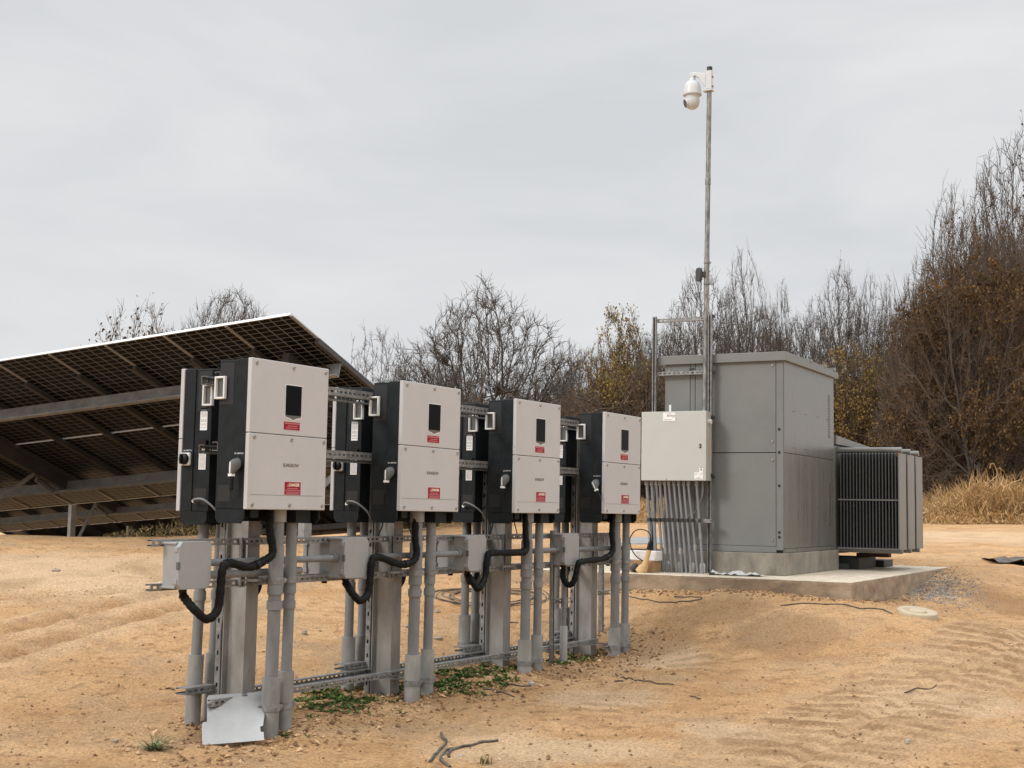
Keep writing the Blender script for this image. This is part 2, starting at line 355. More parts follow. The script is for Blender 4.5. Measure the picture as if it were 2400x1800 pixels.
def gp(px, py):                           # the ground point seen at a place in the photograph
    r = ray(px, py); k = 4.5; st = .08; q = r*k
    ks = np.arange(4.5, 46, .02); hh = H(r[0]*ks, r[1]*ks); below = CZ+r[2]*ks <= hh
    i = int(np.argmax(below)) if below.any() else len(ks)-1
    return np.array([r[0]*ks[i], r[1]*ks[i], hh[i]])
def axis(fine0, fine1, st, lo, hi, g=1.09):
    c = list(np.arange(fine0, fine1, st)); a = fine0; d = st; left = []
    while a > lo: d *= g; a -= d; left.append(a)
    a = c[-1]; d = st; right = []
    while a < hi: d *= g; a += d; right.append(a)
    return np.array(left[::-1]+c+right)
gx = axis(-4.2, 6.2, .042, -600, 600); gy = axis(6.3, 14.6, .042, -60, 900, 1.045)
XX, YY = np.meshgrid(gx, gy); ZZ = H(XX, YY); nx, ny = len(gx), len(gy)
V = np.stack([XX.ravel(), YY.ravel(), ZZ.ravel()], -1); I = np.arange(nx*ny).reshape(ny, nx)
Fq = np.stack([I[:-1, :-1].ravel(), I[:-1, 1:].ravel(), I[1:, 1:].ravel(), I[1:, :-1].ravel()], -1)
# ground material
m = bpy.data.materials.new('dirt'); m.use_nodes = True; t = m.node_tree; b = t.nodes['Principled BSDF']; MATS['dirt'] = m
b.inputs['Roughness'].default_value = .95; b.inputs['Specular IOR Level'].default_value = .12
co = t.nodes.new('ShaderNodeTexCoord')
def gn(scale, det=6, rough=.6, dist=0., st=(1, 1, 1)):
    ma = t.nodes.new('ShaderNodeMapping'); ma.inputs['Scale'].default_value = st; t.links.new(co.outputs['Object'], ma.inputs[0])
    n = t.nodes.new('ShaderNodeTexNoise'); n.inputs['Scale'].default_value = scale; n.inputs['Detail'].default_value = det; n.inputs['Roughness'].default_value = rough; n.inputs['Distortion'].default_value = dist
    t.links.new(ma.outputs[0], n.inputs['Vector']); return n.outputs['Fac']
def ramp(fac, a, ca, b_, cb):
    r = t.nodes.new('ShaderNodeValToRGB'); e = r.color_ramp.elements; e[0].position = a; e[1].position = b_; e[0].color = (*ca, 1) if len(ca) == 3 else ca; e[1].color = (*cb, 1); t.links.new(fac, r.inputs[0]); return r.outputs[0]
def mixc(f, a, b_, typ='MIX'):
    x = t.nodes.new('ShaderNodeMix'); x.data_type = 'RGBA'; x.blend_type = typ
    if hasattr(f, 'node'): t.links.new(f, x.inputs[0])
    else: x.inputs[0].default_value = f
    for s, i in ((a, 6), (b_, 7)):
        if hasattr(s, 'node'): t.links.new(s, x.inputs[i])
        else: x.inputs[i].default_value = (*s, 1)
    return x.outputs[2]
att = t.nodes.new('ShaderNodeAttribute'); att.attribute_name = 'pale'
LIGHT, BROWN, DARK = (.82, .53, .285), (.63, .372, .178), (.34, .19, .09)
c1 = ramp(gn(.9, 8, .62, .4, (1, 1.6, 1)), .36, BROWN, .64, LIGHT)
c2 = mixc(ramp(gn(7, 7, .7), .52, (0, 0, 0), .72, (1, 1, 1)), c1, DARK)
pw = t.nodes.new('ShaderNodeMath'); pw.operation = 'MULTIPLY'; t.links.new(att.outputs['Fac'], pw.inputs[0]); pw.inputs[1].default_value = 1.
c3 = mixc(pw.outputs[0], c2, (.84, .61, .39))
att2 = t.nodes.new('ShaderNodeAttribute'); att2.attribute_name = 'soil_and_shade'  # mask: browner soil patches plus painted shade in tracks and ruts
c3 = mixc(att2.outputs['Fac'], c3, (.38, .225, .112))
fine = ramp(gn(48, 8, .8), .36, (.55, .52, .49), .60, (1.12, 1.12, 1.12)); c4 = mixc(1., c3, fine, 'MULTIPLY')
fl = ramp(gn(30, 9, .85, .6, (1, 1, 1)), .60, (0, 0, 0), .69, (.55, .55, .55)); c4 = mixc(fl, c4, (.25, .14, .065))      # dark crumbs
fl2 = ramp(gn(38, 8, .8, .3, (1.1, .9, 1)), .62, (0, 0, 0), .70, (.55, .55, .55)); c4 = mixc(fl2, c4, (.86, .62, .38))   # pale grit
vo = t.nodes.new('ShaderNodeTexVoronoi'); vo.inputs['Scale'].default_value = 26; t.links.new(co.outputs['Object'], vo.inputs['Vector'])
sp = ramp(vo.outputs['Distance'], .10, (1, 1, 1), .16, (0, 0, 0)); spm = t.nodes.new('ShaderNodeMath'); spm.operation = 'MULTIPLY'; t.links.new(sp, spm.inputs[0])
vc = t.nodes.new('ShaderNodeSeparateColor'); t.links.new(vo.outputs['Color'], vc.inputs[0]); gt = t.nodes.new('ShaderNodeMath'); gt.operation = 'GREATER_THAN'; gt.inputs[1].default_value = .72; t.links.new(vc.outputs[0], gt.inputs[0]); t.links.new(gt.outputs[0], spm.inputs[1])
c5 = mixc(spm.outputs[0], c4, ramp(vc.outputs[1], .4, (.24, .14, .07), .6, (.72, .60, .44)))
t.links.new(c5, b.inputs['Base Color'])
bu = t.nodes.new('ShaderNodeBump'); bu.inputs['Strength'].default_value = 1.0; bu.inputs['Distance'].default_value = .03
ad = t.nodes.new('ShaderNodeMath'); ad.operation = 'MULTIPLY_ADD'; t.links.new(gn(22, 8, .72), ad.inputs[0]); ad.inputs[1].default_value = 1.2; t.links.new(gn(70, 5, .7), ad.inputs[2])
t.links.new(ad.outputs[0], bu.inputs['Height']); t.links.new(bu.outputs[0], b.inputs['Normal'])
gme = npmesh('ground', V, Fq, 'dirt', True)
def ell(cs, thr=.45):
    out = np.zeros(XX.shape)
    for (px, py, rx, ry) in cs:
        q = gp0(px, py); out = np.maximum(out, 1-np.hypot((XX-q[0])/rx, (YY-q[1])/ry))
    return np.clip((out+.55*vnoise(XX, YY, 2.2, 41)+.3*vnoise(XX, YY, 6, 42))*2.2, 0, 1)
pale = ell([(1560, 1560, .55, .75), (1420, 1640, .6, .5), (1250, 1760, .9, .5), (1700, 1720, .4, .4), (2300, 1260, 2.5, 3.0), (2200, 1650, .8, .8), (100, 1330, 2.5, 1.6), (250, 1380, 1.5, .7)])*.8
soil_and_shade = ell([(560, 1705, .5, .35), (760, 1660, .5, .35), (1000, 1625, .6, .4), (1250, 1580, .6, .45), (1440, 1545, .5, .5), (1560, 1500, .5, .6), (1850, 1500, .6, .8), (1650, 1440, .8, .45), (2360, 1420, .5, 1.2)])*.62
_d, _a, _s = seg_d(XX, YY, TREAD); _w8 = np.clip(.95+.9*vnoise(XX, YY, .9, 9), 0, 1)
soil_and_shade = np.maximum(soil_and_shade, np.clip((.62-_d)/.06, 0, 1)*(.06+.78*((((_a+.35*_d+.025*vnoise(XX, YY, 3, 63))/.27) % 1.) < .36))*_w8*np.clip(.75+vnoise(XX, YY, 7, 61), 0, 1))   # fresh soil tint, plus shade painted on the lug fronts
for i_, rt in enumerate(RUTS):
    _d, _a, _s = seg_d(XX, YY, rt); _d = _d+.05*vnoise(XX, YY, 2.5, 20+i_); soil_and_shade = np.maximum(soil_and_shade, np.exp(-(_d/.11)**2)*.55*np.clip(.8+vnoise(XX, YY, 5, 62), 0, 1)); pale = np.maximum(pale, np.exp(-((_d-.24)/.1)**2)*.5)  # ruts darkened in colour: brown soil and painted groove shade
_d, _a, _s = seg_d(XX, YY, TREAD); pale = np.maximum(pale, np.clip((.7-_d)/.2, 0, 1)*.45)
_d, _a, _s = seg_d(XX, YY, TREAD2); soil_and_shade = np.maximum(soil_and_shade, np.clip((.3-_d)/.08, 0, 1)*.4*((((_a+.5*_d)/.25) % 1.) < .38)*np.clip(.8+vnoise(XX, YY, 6, 64), 0, 1))  # painted shade on the fronts of these lugs as well
for nm, ar in (('pale', pale), ('soil_and_shade', soil_and_shade)):
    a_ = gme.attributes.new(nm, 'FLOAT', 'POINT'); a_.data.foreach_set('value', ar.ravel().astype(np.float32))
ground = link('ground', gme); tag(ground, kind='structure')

# ---------------------------------------------------------------- inverters
IW, IH, ID = .7293, .915, .275
def build_inverter(label, group):
    root = thing('solar_inverter', label, 'inverter', group=group)
    def rr(x0, x1, z0, z1, y0, y1, r=.012):
        b = MB(); b.box((x0, y0, z0), (x1, y1, z1)); return b
    up = rr(0, IW, .4635, IH, 0, .032).build('upper_cover', 'cover_plastic', root, .005, 3)
    lo = rr(0, IW, 0, .4600, 0, .032).build('lower_cover', 'cover_plastic', root, .005, 3)
    MB().box((.02, -.0012, .0885), (IW-.03, 0.004, .0900)).build('fold_line', 'grey_plastic', lo)
    for z, xs, par in ((.887, (.045, .385, .70), up), (.436, (.045, .385, .70), lo), (.028, (.045, .385, .70), lo)):
        for x in xs:
            b = MB(); m_ = Matrix.Rotation(rad(90), 4, 'X')
            b.lathe([(.0125, -.004), (.0125, .004), (.010, .006), (.006, .0062), (.005, .002), (0.0001, .002)], (x, 0, z), 16, m_)
            b.build('screw', 'screw_steel', par)
    # display with its pale rim and arched lower edge
    x0, x1, zb, zt = .314, .462, .566, .775
    poly = [(x0, zb+.012), (x0+.045, zb+.004), (x0+.074, zb-.006), (x1-.045, zb+.004), (x1, zb+.012), (x1, zt), (x0, zt)]
    cxp = sum(p[0] for p in poly)/7
    rim = [(p[0]+(.006 if p[0] > (x0+x1)/2 else -.006 if p[0] < (x0+x1)/2-.01 else 0), p[1]+(.006 if p[1] > .7 else -.007)) for p in poly]
    f = lambda u_, v_, h: (u_, -h, v_)
    dw = MB().prism(rim[::-1], f, -.01, .0022).build('display_rim', 'pale_plastic', up)
    MB().prism([(p[0], p[1]) for p in poly][::-1], f, -.01, .0034).build('display_window', 'display_edge', up)
    MB().prism([(x1, zb+.022), (x0, zb+.022), (x0, zt), (x1, zt)][::-1][::-1], f, -.01, .0046).build('screen', 'display_black', up)
    def label_plate(par, x0, x1, z0, z1, name):
        MB().box((x0-.0015, -.0012, z0-.0015), (x1+.0015, .004, z1+.0015)).build('label_border', 'label_cream', par)
        return MB().box((x0, -.0022, z0), (x1, .004, z1)).build(name, 'label_red', par)
    def lines(par, rows, x0, x1, m_, seed, h=.006):
        rnd = random.Random(seed); b = MB()
        for (z, a, c) in rows:
            x = x0+(x1-x0)*a
            while x < x0+(x1-x0)*c:
                w = rnd.uniform(.005, .016); w = min(w, x0+(x1-x0)*c-x); b.box((x, -.0032, z-h/2), (x+w, -.0015, z+h/2)); x += w+.003
        b.build('small_print', m_, par)
    wl = label_plate(up, .304, .455, .497, .547, 'warning_label')
    lines(wl, [(.537, .06, .95)], .304, .455, 'label_print', 3, .010); lines(wl, [(.521, .24, .84), (.508, .15, .84)], .304, .455, 'label_print', 4, .007)
    text_part('SUNGROW', .029, 'logo_ink', (.385, -.001, .275), FRONT, lo, bold=.0005)
    dl = label_plate(lo, .330, .482, .094, .173, 'danger_label')
    text_part('DANGER', .026, 'label_cream', (.420, -.0032, .154), FRONT, dl, bold=.0008, sx=.9)
    tr = MB(); tr.prism([(.350, .142), (.376, .142), (.363, .165)], f, -.001, .0032); tr.build('hazard_triangle', 'label_print', dl)
    lines(dl, [(.132, .17, .83), (.121, .05, .95), (.110, .08, .95), (.100, .10, .92)], .330, .482, 'label_print', 5, .0065)
    # black housing: front band, recessed rear band, undercut tray
    MB().box((.006, .0325, .0), (IW-.006, .128, .912)).build('front_housing', 'housing_black', root, .004)
    MB().box((.012, .1285, .0), (IW-.012, ID-.006, .908)).build('rear_housing', 'housing_black', root, .004)
    t_ = MB()
    for q in (0, 1):
        X = (lambda v: v) if q == 0 else (lambda v: IW-v)
        pr = [(.034, 0), (.262, 0), (.262, -.055), (.24, -.085), (.06, -.085), (.034, -.055)]
        a_, c_ = X(.008), X(.020); lo_, hi_ = min(a_, c_), max(a_, c_)
        t_.prism(pr, lambda u_, v_, h: (h, u_, v_-.0004), lo_, hi_)
    t_.box((.021, .24, -.075), (IW-.021, .262, -.0005)); t_.box((.52, .06, -.082), (.66, .235, -.0005)); t_.box((.10, .06, -.05), (.17, .20, -.0005))
    t_.build('bottom_tray', 'housing_black', root)
    for q, sx_ in ((0, .012), (1, IW-.012)):
        e = -1 if q == 0 else 1; o = lambda d: sx_+e*d
        MB().box((o(-.004), .150, .635), (o(.0015), .262, .893)).build('upper_vent', 'vent_mesh', root)
        MB().box((o(-.004), .150, .045), (o(.0015), .250, .145)).build('lower_vent', 'vent_mesh', root)
        hd = MB(); y0, y1, z0, z1, w = .205, .290, .668, .808, .013
        for (ya, yb, za, zb_) in ((y0, y0+w, z0, z1), (y1-w, y1, z0, z1), (y0+w, y1-w, z0, z0+w), (y0+w, y1-w, z1-w, z1)): hd.box((o(.0025), ya, za), (o(.026), yb, zb_))
        hd.build('carry_handle', 'pale_plastic', root, .004)
        b = MB(); b.box((o(.0018), y0+w, z0+w), (o(.004), y1-w, z1-w)); b.build('handle_recess', 'grey_plastic', root)
    # left side: load switch with a drooping lever
    sw = MB(); mm = Matrix.Rotation(rad(-90), 4, 'Y')
    sw.lathe([(.040, -.002), (.040, .012), (.034, .016), (.0001, .016)], (.006, .085, .272), 24, mm)
    swo = sw.build('switch_base', 'black_plastic', root)
    pv = thing_part('load_switch', root); 
    g = MB(); prof = []
    ring = lambda c, ry, rz_, x: [(x, c[0]+math.cos(a)*ry, c[1]+math.sin(a)*rz_*(1.25 if math.sin(a) < 0 else .9)) for a in np.linspace(0, 2*math.pi, 20, endpoint=False)]
    layers = [ring((.085, .275), .034, .036, -.010), ring((.086, .268), .031, .040, -.026), ring((.088, .256), .024, .044, -.048), ring((.090, .250), .016, .040, -.058)]
    vs = sum(layers, []); fs = [(i*20+k, i*20+(k+1) % 20, (i+1)*20+(k+1) % 20, (i+1)*20+k)[::-1] for i in range(3) for k in range(20)]+[tuple(range(60, 80))[::-1]]
    g.add(vs, fs, True); kn = g.build('switch_grip', 'grey_plastic', root)
    MB().box((-.0615, .087, .216), (-.056, .095, .282)).build('switch_stripe', 'label_white', kn)
    MB().box((-.062, .078, .196), (-.030, .104, .212)).build('switch_collar', 'label_white', kn)
    MB().box((-.056, .080, .112), (-.034, .103, .1958)).build('switch_lever', 'black_plastic', kn, .006)
    text_part('DC SWITCH', .013, 'label_white', (.0055, .085, .335), LEFTF, root)
    bpy.data.objects.remove(pv)
    # right side: rotary knob, rating labels, latch, pressure vent
    MB().box((IW-.006, .042, .290), (IW+.018, .118, .372)).build('knob_plate', 'pale_plastic', root, .008)
    m2 = Matrix.Rotation(rad(90), 4, 'Y'); kb = MB().lathe([(.036, .0), (.036, .016), (.033, .020), (.0001, .020)], (IW+.018, .080, .331), 24, m2).build('rotary_knob', 'black_plastic', root)
    MB().box((IW+.0381, .066, .300), (IW+.052, .078, .362)).build('knob_grip', 'black_plastic', kb)
    text_part('AC SWITCH', .013, 'label_white', (IW-.0055, .080, .386), RIGHTF, root)
    for z0, z1, y0, y1, s_ in ((.515, .655, .175, .235, 1), (.265, .405, .175, .235, 2)):
        lp = MB().box((IW-.014, y0, z0), (IW-.0105, y1, z1)).build('rating_label', 'label_white', root)
        rnd = random.Random(s_); b = MB(); z = z1-.010
        while z > z0+.008:
            y = y0+.006
            while y < y1-.010:
                w = min(rnd.uniform(.006, .02), y1-.006-y); b.box((IW-.0108, y, z-.0018), (IW-.0098, y+w, z+.0018)); y += w+.004
            z -= .0075 if s_ == 2 else rnd.choice((.0075, .0075, .015))
        b.build('small_print', 'label_ink', lp)
    MB().box((IW-.013, .16, .405), (IW+.010, .25, .450)).build('latch_pocket', 'black_plastic', root)
    return root
def thing_part(n, p): 
    o = bpy.data.objects.new(n, None); COL.objects.link(o); o.parent = p; return o
FL = ['nearest front inverter, white face and black side, above the bent metal sheet', 'second front inverter from the left, pale face with display, just right of the nearest one',
      'third front inverter from the left, smaller pale face left of the last one', 'farthest front inverter, its pale face beside the white electrical cabinet']
BL = ['nearest rear inverter, black side with white labels, behind the first front inverter', 'second rear inverter, black side seen between the first and second pale faces',
      'third rear inverter, black side seen between the second and third pale faces', 'farthest rear inverter, dark side mostly hidden behind the last two front ones']
proto = build_inverter(FL[0], 'inverters mounted back to back on the rack')
IZ = CZ-.0329
for k in range(4):
    o = proto if k == 0 else copy_tree(proto)
    o.location = rw(1.5497*k, 0, IZ+(0, .002, -.003, .001)[k]); o.rotation_euler = (0, (0, .003, -.002, .002)[k], RZ+(0, -.004, .005, 0)[k]); o['label'] = FL[k]
    if k == 3:
        for ch in o.children:
            if ch.name.startswith('switch_grip'):
                cc = Vector((-.05, .086, .268)); ch.matrix_local = Matrix.Translation(cc) @ Matrix.Rotation(rad(-28), 4, 'X') @ Matrix.Translation(-cc)
for k in range(4):
    o = copy_tree(proto); o.location = rw(1.5497*k+.195+IW, .786, IZ-.005 if k else IZ-.02); o.rotation_euler = (0, 0, RZ+math.pi); o['label'] = BL[k]

# ---------------------------------------------------------------- steel rack carrying the row
rack = thing('mounting_rack', 'long galvanised steel rack of posts and slotted rails carrying the inverters', 'rack', rw(0, 0, 0), RZ)
def gl(s, t_): q = rw(s, t_, 0); return hz(q[0], q[1])
PS = [.365, 1.915, 3.465, 5.015]
for s in PS:
    b = MB(); z0, z1 = -.35, 2.20
    b.box((s, .316, z0), (s+.112, .323, z1)); b.box((s, .3231, z0), (s+.007, .462, z1)); b.box((s+.105, .3231, z0), (s+.112, .462, z1))
    b.box((s-.034, .4621, z0), (s+.007, .469, z1)); b.box((s+.105, .4621, z0), (s+.146, .469, z1))
    b.build('post', 'post_steel', rack)
def rail(s0, s1, t_, z, od, name='rail', w=.041, **k):
    return MB().strut((s0, t_, z), (s1, t_, z), (0, 0, 1), (0, od, 0), w=w, **k).build(name, 'galvanised', rack)
for z in (2.20, 1.768):
    rail(.02, 5.62, .276, z, 1, 'mounting_rail', .055); rail(.1, 5.9, .5105, z-.012, -1, 'mounting_rail', .055)
for z in (1.185, .930):
    rail(-.48, 5.32, .2755, z, 1, 'box_rail'); rail(.55, 5.9, .5105, z-.004, -1, 'box_rail')
rail(.06, 5.08, .2755, .215, 1, 'foot_rail'); rail(.45, 5.3, .5105, .222, -1, 'foot_rail')
for k, s in enumerate(PS):
    zz = (.262, .268, .27, .28)[k]
    rail(s-.29, s-.036, .512, zz, 1, 'bracket_rail', d=.09); 
    b = MB(); b.bar((s-.28, .60, zz-.02), (s-.05, .52, zz-.03), .008, .008); b.build('bracket_rod', 'galvanised', rack)
    b = MB(); b.bar((s-.14, .27, .196), (s+.16, .17, .168), .010, .010); b.bar((s+.02, .27, .196), (s+.28, .17, .168), .010, .010); b.build('bracket_rod', 'galvanised', rack)
    rail(s-.03, s+.27, .168, .165, -1, 'bracket_rail', w=.030, d=.022)
    rail(s-.03, s+.27, .170, .945, -1, 'bracket_rail', w=.041, d=.022)
    b = MB(); b.bar((s-.12, .268, .945), (s+.0, .19, .945), .012, .016); b.build('bracket_rod', 'galvanised', rack)
    MB().strut((s-.11, .2675, .905), (s-.11, .2675, 1.21), (1, 0, 0), (0, -1, 0), d=.021, holes=False).build('short_upright', 'galvanised', rack)
    MB().strut((s-.040, .50, gl(s, .5)-.02), (s-.040, .50, 1.75), (0, 1, 0), (1, 0, 0), pitch=.10).build('slotted_upright', 'galvanised', rack)
MB().strut((4.17, .2670, .05), (4.155, .2670, 1.235), (1, 0, 0), (0, -1, 0), holes=False, d=.03).build('long_upright', 'galvanised', rack)
MB().strut((5.655, .52, .02), (5.635, .52, 1.2), (1, 0, 0), (0, 1, 0), pitch=.075, hole=.05).build('slotted_upright', 'galvanised', rack)
for z in (.20, .62, .93): MB().strut((5.52, .515, z), (5.75, .515, z), (0, 0, 1), (0, -1, 0), d=.03).build('cross_clip', 'galvanised', rack)
MB().strut((4.19, .26, .62), (4.45, .26, .62), (0, 0, 1), (0, -1, 0), d=.03).build('cross_clip', 'galvanised', rack)

# ---------------------------------------------------------------- vertical conduits
def riser(s, t_, r, ztop, zs, label, group, fat=None, ring=None, sleeve_r=None, clamps=(), top=None, lean=0.):
    g0 = gl(s, t_); o = thing('conduit_riser', label, 'conduit', rw(s, t_, 0), RZ, group)
    L = lambda z: (lean*(z-.6), 0, z)
    MB().cyl(L(zs-.02), L(ztop), r, 18).build('pipe', 'pvc_grey', o)
    b = MB(); sr = sleeve_r; b.cyl(L(g0-.12), L(zs), sr, 22); b.build('sleeve', 'sleeve_grey', o)
    if fat: MB().cyl(L(fat[0]), L(fat[1]), r*1.17, 20).build('coupling', 'pvc_grey', o)
    for q in (ring or []): MB().cyl(L(q[0]), L(q[1]), r*1.2, 20).build('collar', 'pvc_grey', o)
    if top: MB().cyl(L(top), L(ztop+.002), r*1.3, 20).build('top_fitting', 'sleeve_grey', o)
    for z, rr_ in clamps:
        b = MB(); b.tube([L(z-.019), L(z+.019)], rr_+.004, 20)
        p = L(z); b.cyl((p[0]+rr_*.95, -rr_*.35, p[2]), (p[0]+rr_+.028, -rr_*.35, p[2]), .011, 8); b.box((p[0]+rr_-.004, -rr_*.35-.016, p[2]-.016), (p[0]+rr_+.012, -rr_*.35+.016, p[2]+.016))
        b.build('pipe_clamp', 'galvanised', o)
    return o
AS = [.410, 1.918, 3.490, 5.111]; BS = [.559, 2.115, 3.705, 5.340]
gf = 'conduits rising to the front inverters'; gr = 'conduits rising to the rear inverters'
fl = [('thick grey conduit between the bent metal sheet and the nearest inverter', 'slimmer grey conduit just right of the one behind the bent metal sheet'),
      ('thick grey conduit with a crack mark under the second front inverter', 'slimmer grey conduit right of the cracked one under the second front inverter'),
      ('thick grey conduit under the third front inverter, left one of its pair', 'slimmer grey conduit under the third front inverter, right one of its pair'),
      ('thick grey conduit under the farthest front inverter, left one of its pair', 'rightmost grey conduit of the whole row, under the farthest front inverter')]
for k in range(4):
    dz = (0, .01, .0, -.01)[k]
    riser(AS[k], .12, .0405, IZ, .352+dz, fl[k][0], gf, (.90, 1.16), [(.765+dz, .82+dz), (.86, .915)], .057, [(.945, .048), (.165, .058)], top=1.31, lean=.012)
    riser(BS[k], .13, .0345, IZ, .375+dz, fl[k][1], gf, (.90, 1.09), [(.765+dz, .815+dz), (.86, .905)], .050, [(.945, .042), (.165, .051)], top=1.315, lean=.01)
rl = [('leftmost grey conduit of the row, standing left of the nearest steel post', 'grey conduit directly left of the nearest steel post'),
      ('left one of the two grey conduits left of the second steel post', 'right one of the two grey conduits left of the second steel post'),
      ('left one of the two grey conduits left of the third steel post', 'right one of the two grey conduits left of the third steel post'),
      ('left one of the two conduits behind the tall plain upright', 'right one of the two conduits behind the tall plain upright')]
for k in range(4):
    for j, ds in enumerate((.300, .462)):
        s = ds+1.5497*k+(0, .0, .0, .0)[k]; g0 = gl(s, .655)
        riser(s, .655, .0335 if j == 0 else .037, IZ+.0, max(.46, g0+.37), rl[k][j], gr, None, [(.80, .86)], .050 if j == 0 else .054, [(.235+(.05 if k > 1 else 0), .052)], top=None, lean=.03 if k == 0 else 0.)
o = thing('slim_conduit', 'short slim grey conduit below the farthest junction box', 'conduit', rw(4.295, .205, 0), RZ)
MB().cyl((0, 0, .3), (0, 0, .94), .021, 14).build('pipe', 'pvc_grey', o); MB().tube([(0, 0, -.1), (0, 0, .40), (0, 0, .405)], [.034, .034, .03], 16).build('sleeve', 'sleeve_grey', o)
for z in (.48, .56): MB().cyl((0, 0, z), (0, 0, z+.04), .026, 14).build('collar', 'pvc_grey', o)
MB().tube([(0, 0, .60), (0, 0, .635)], .028, 14).build('pipe_clamp', 'galvanised', o)

# ---------------------------------------------------------------- junction boxes
def build_jbox(label, group):
    root = thing('junction_box', label, 'junction box', group=group); w, d, h = .262, .150, .275
    MB().box((.012, .032, .012), (w-.012, d-.006, h-.012)).build('box_body', 'box_grey', root, .006)
    c = .030; poly = [(0, c), (c*.8, 0), (w-c*.8, 0), (w, c), (w, h-c), (w-c*.8, h), (c*.8, h), (0, h-c)]
    MB().prism(poly, lambda u_, v_, hh: (u_, -hh, v_), -.031, 0).build('box_cover', 'box_grey', root, .003)
    for z in (0.004, h-.018): MB().box((.004, .034, z), (w-.004, d, z+.014)).build('mounting_flange', 'box_grey', root, .003)
    for x in (-.006, w-.006):
        for z in (.03, h-.06): MB().box((x, .010, z), (x+.012, .040, z+.03)).build('corner_clip', 'box_grey', root, .003)
    MB().box((-.007, -.004, h/2-.022), (.010, .018, h/2+.022)).build('latch', 'grey_plastic', root, .004)
    b = MB(); b.lathe([(.022, .012), (.024, .0), (.024, -.02), (.019, -.026), (.021, -.045), (.017, -.050)], (.115, .078, 0), 16); b.build('cable_gland', 'black_plastic', root)
    return root
JL = ['nearest grey junction box, bolted to the left end of the slotted rails', 'second grey junction box from the left, between the first and second steel posts', 'third grey junction box from the left, left of the third steel post', 'farthest grey junction box of the front side, beside the tall plain upright']
jp = build_jbox(JL[0], 'grey junction boxes on the rack'); JS = [-.412, 1.104, 2.620, 4.150]
for k in range(4):
    o = jp if k == 0 else copy_tree(jp); o.location = rw(JS[k], .125, .921+(0, .01, .012, .015)[k]); o.rotation_euler = (0, 0, RZ); o['label'] = JL[k]
for s, lb in ((1.315, 'shaded junction box on the rear rails, left of the second front junction box'), (2.92, 'shaded junction box on the rear rails, behind the third front junction box'), (5.72, 'farthest shaded junction box, on the rear rails at the right end of the row')):
    o = copy_tree(jp); o.location = rw(s+.262, .663, .918); o.rotation_euler = (0, 0, RZ+math.pi); o['label'] = lb
# horizontal conduits between the boxes
HL = ['level grey conduit running between the first and second junction boxes', 'level grey conduit running between the second and third junction boxes', 'level grey conduit running between the third and fourth junction boxes', 'short level grey conduit right of the farthest junction box']
for k in range(4):
    s0 = JS[k]+.250; s1 = (JS[k+1]+.012) if k < 3 else 5.5; o = thing('level_conduit', HL[k], 'conduit', rw(s0, .205, 1.066), RZ, 'level conduits between junction boxes')
    MB().cyl((0, 0, 0), (s1-s0, 0, 0), .022, 16).build('pipe', 'pvc_grey', o)
    MB().cyl((s1-s0-.045, 0, 0), (s1-s0-.002, 0, 0), .029, 16).build('end_fitting', 'pvc_grey', o)
    MB().cyl((.45, 0, 0), (.48, 0, 0), .026, 16).build('strap', 'galvanised', o)
o = thing('lower_conduit', 'lower level grey conduit leaving the nearest junction box towards the first post', 'conduit', rw(-.165, .215, .992), RZ)
MB().cyl((0, 0, 0), (.95, .02, 0), .024, 16).build('pipe', 'pvc_grey', o); MB().cyl((.46, .01, 0), (.49, .01, 0), .028, 16).build('strap', 'galvanised', o)

# ---------------------------------------------------------------- black flexible conduits
def smooth(pts, n=6):
    P = [np.array(p, float) for p in pts]; P = [2*P[0]-P[1]]+P+[2*P[-1]-P[-2]]; out = []
    for i in range(1, len(P)-2):
        for k in range(n):
            u_ = k/n; a, b, c, d = P[i-1:i+3]; out.append(.5*((2*b)+(-a+c)*u_+(2*a-5*b+4*c-d)*u_*u_+(-a+3*b-3*c+d)*u_**3))
    return out+[P[-2]]
CABS = [([(.338, .12, 1.385), (.321, .1, 1.264), (.333, .08, 1.136), (.288, .075, 1.087), (.135, .085, 1.038), (-.026, .1, 1.066), (-.09, .09, 1.034), (-.103, .09, .926), (-.121, .09, .798), (-.204, .09, .746), (-.275, .12, .80), (-.290, .17, .85), (-.297, .203, .885)], 'black flexible conduit looping below the nearest junction box'),
        ([(1.908, .12, 1.385), (1.88, .1, 1.198), (1.876, .08, 1.087), (1.823, .08, 1.029), (1.684, .09, 1.014), (1.453, .1, 1.068), (1.377, .1, 1.045), (1.36, .1, .922), (1.336, .1, .819), (1.252, .1, .78), (1.204, .13, .832), (1.214, .18, .880), (1.219, .203, .90)], 'black flexible conduit looping below the second junction box'),
        ([(3.466, .12, 1.385), (3.437, .1, 1.223), (3.423, .08, 1.1), (3.332, .08, 1.064), (2.925, .1, 1.067), (2.858, .1, 1.028), (2.83, .1, .886), (2.733, .1, .796), (2.717, .15, .861), (2.735, .203, .90)], 'black flexible conduit looping below the third junction box'),
        ([(5.051, .12, 1.385), (4.992, .1, 1.212), (4.973, .08, 1.054), (4.824, .09, .984), (4.36, .075, .964), (4.30, .08, .916), (4.275, .1, .796), (4.262, .15, .765), (4.262, .2, .82), (4.265, .203, .90)], 'black flexible conduit looping below the farthest junction box')]
rnd = random.Random(5)
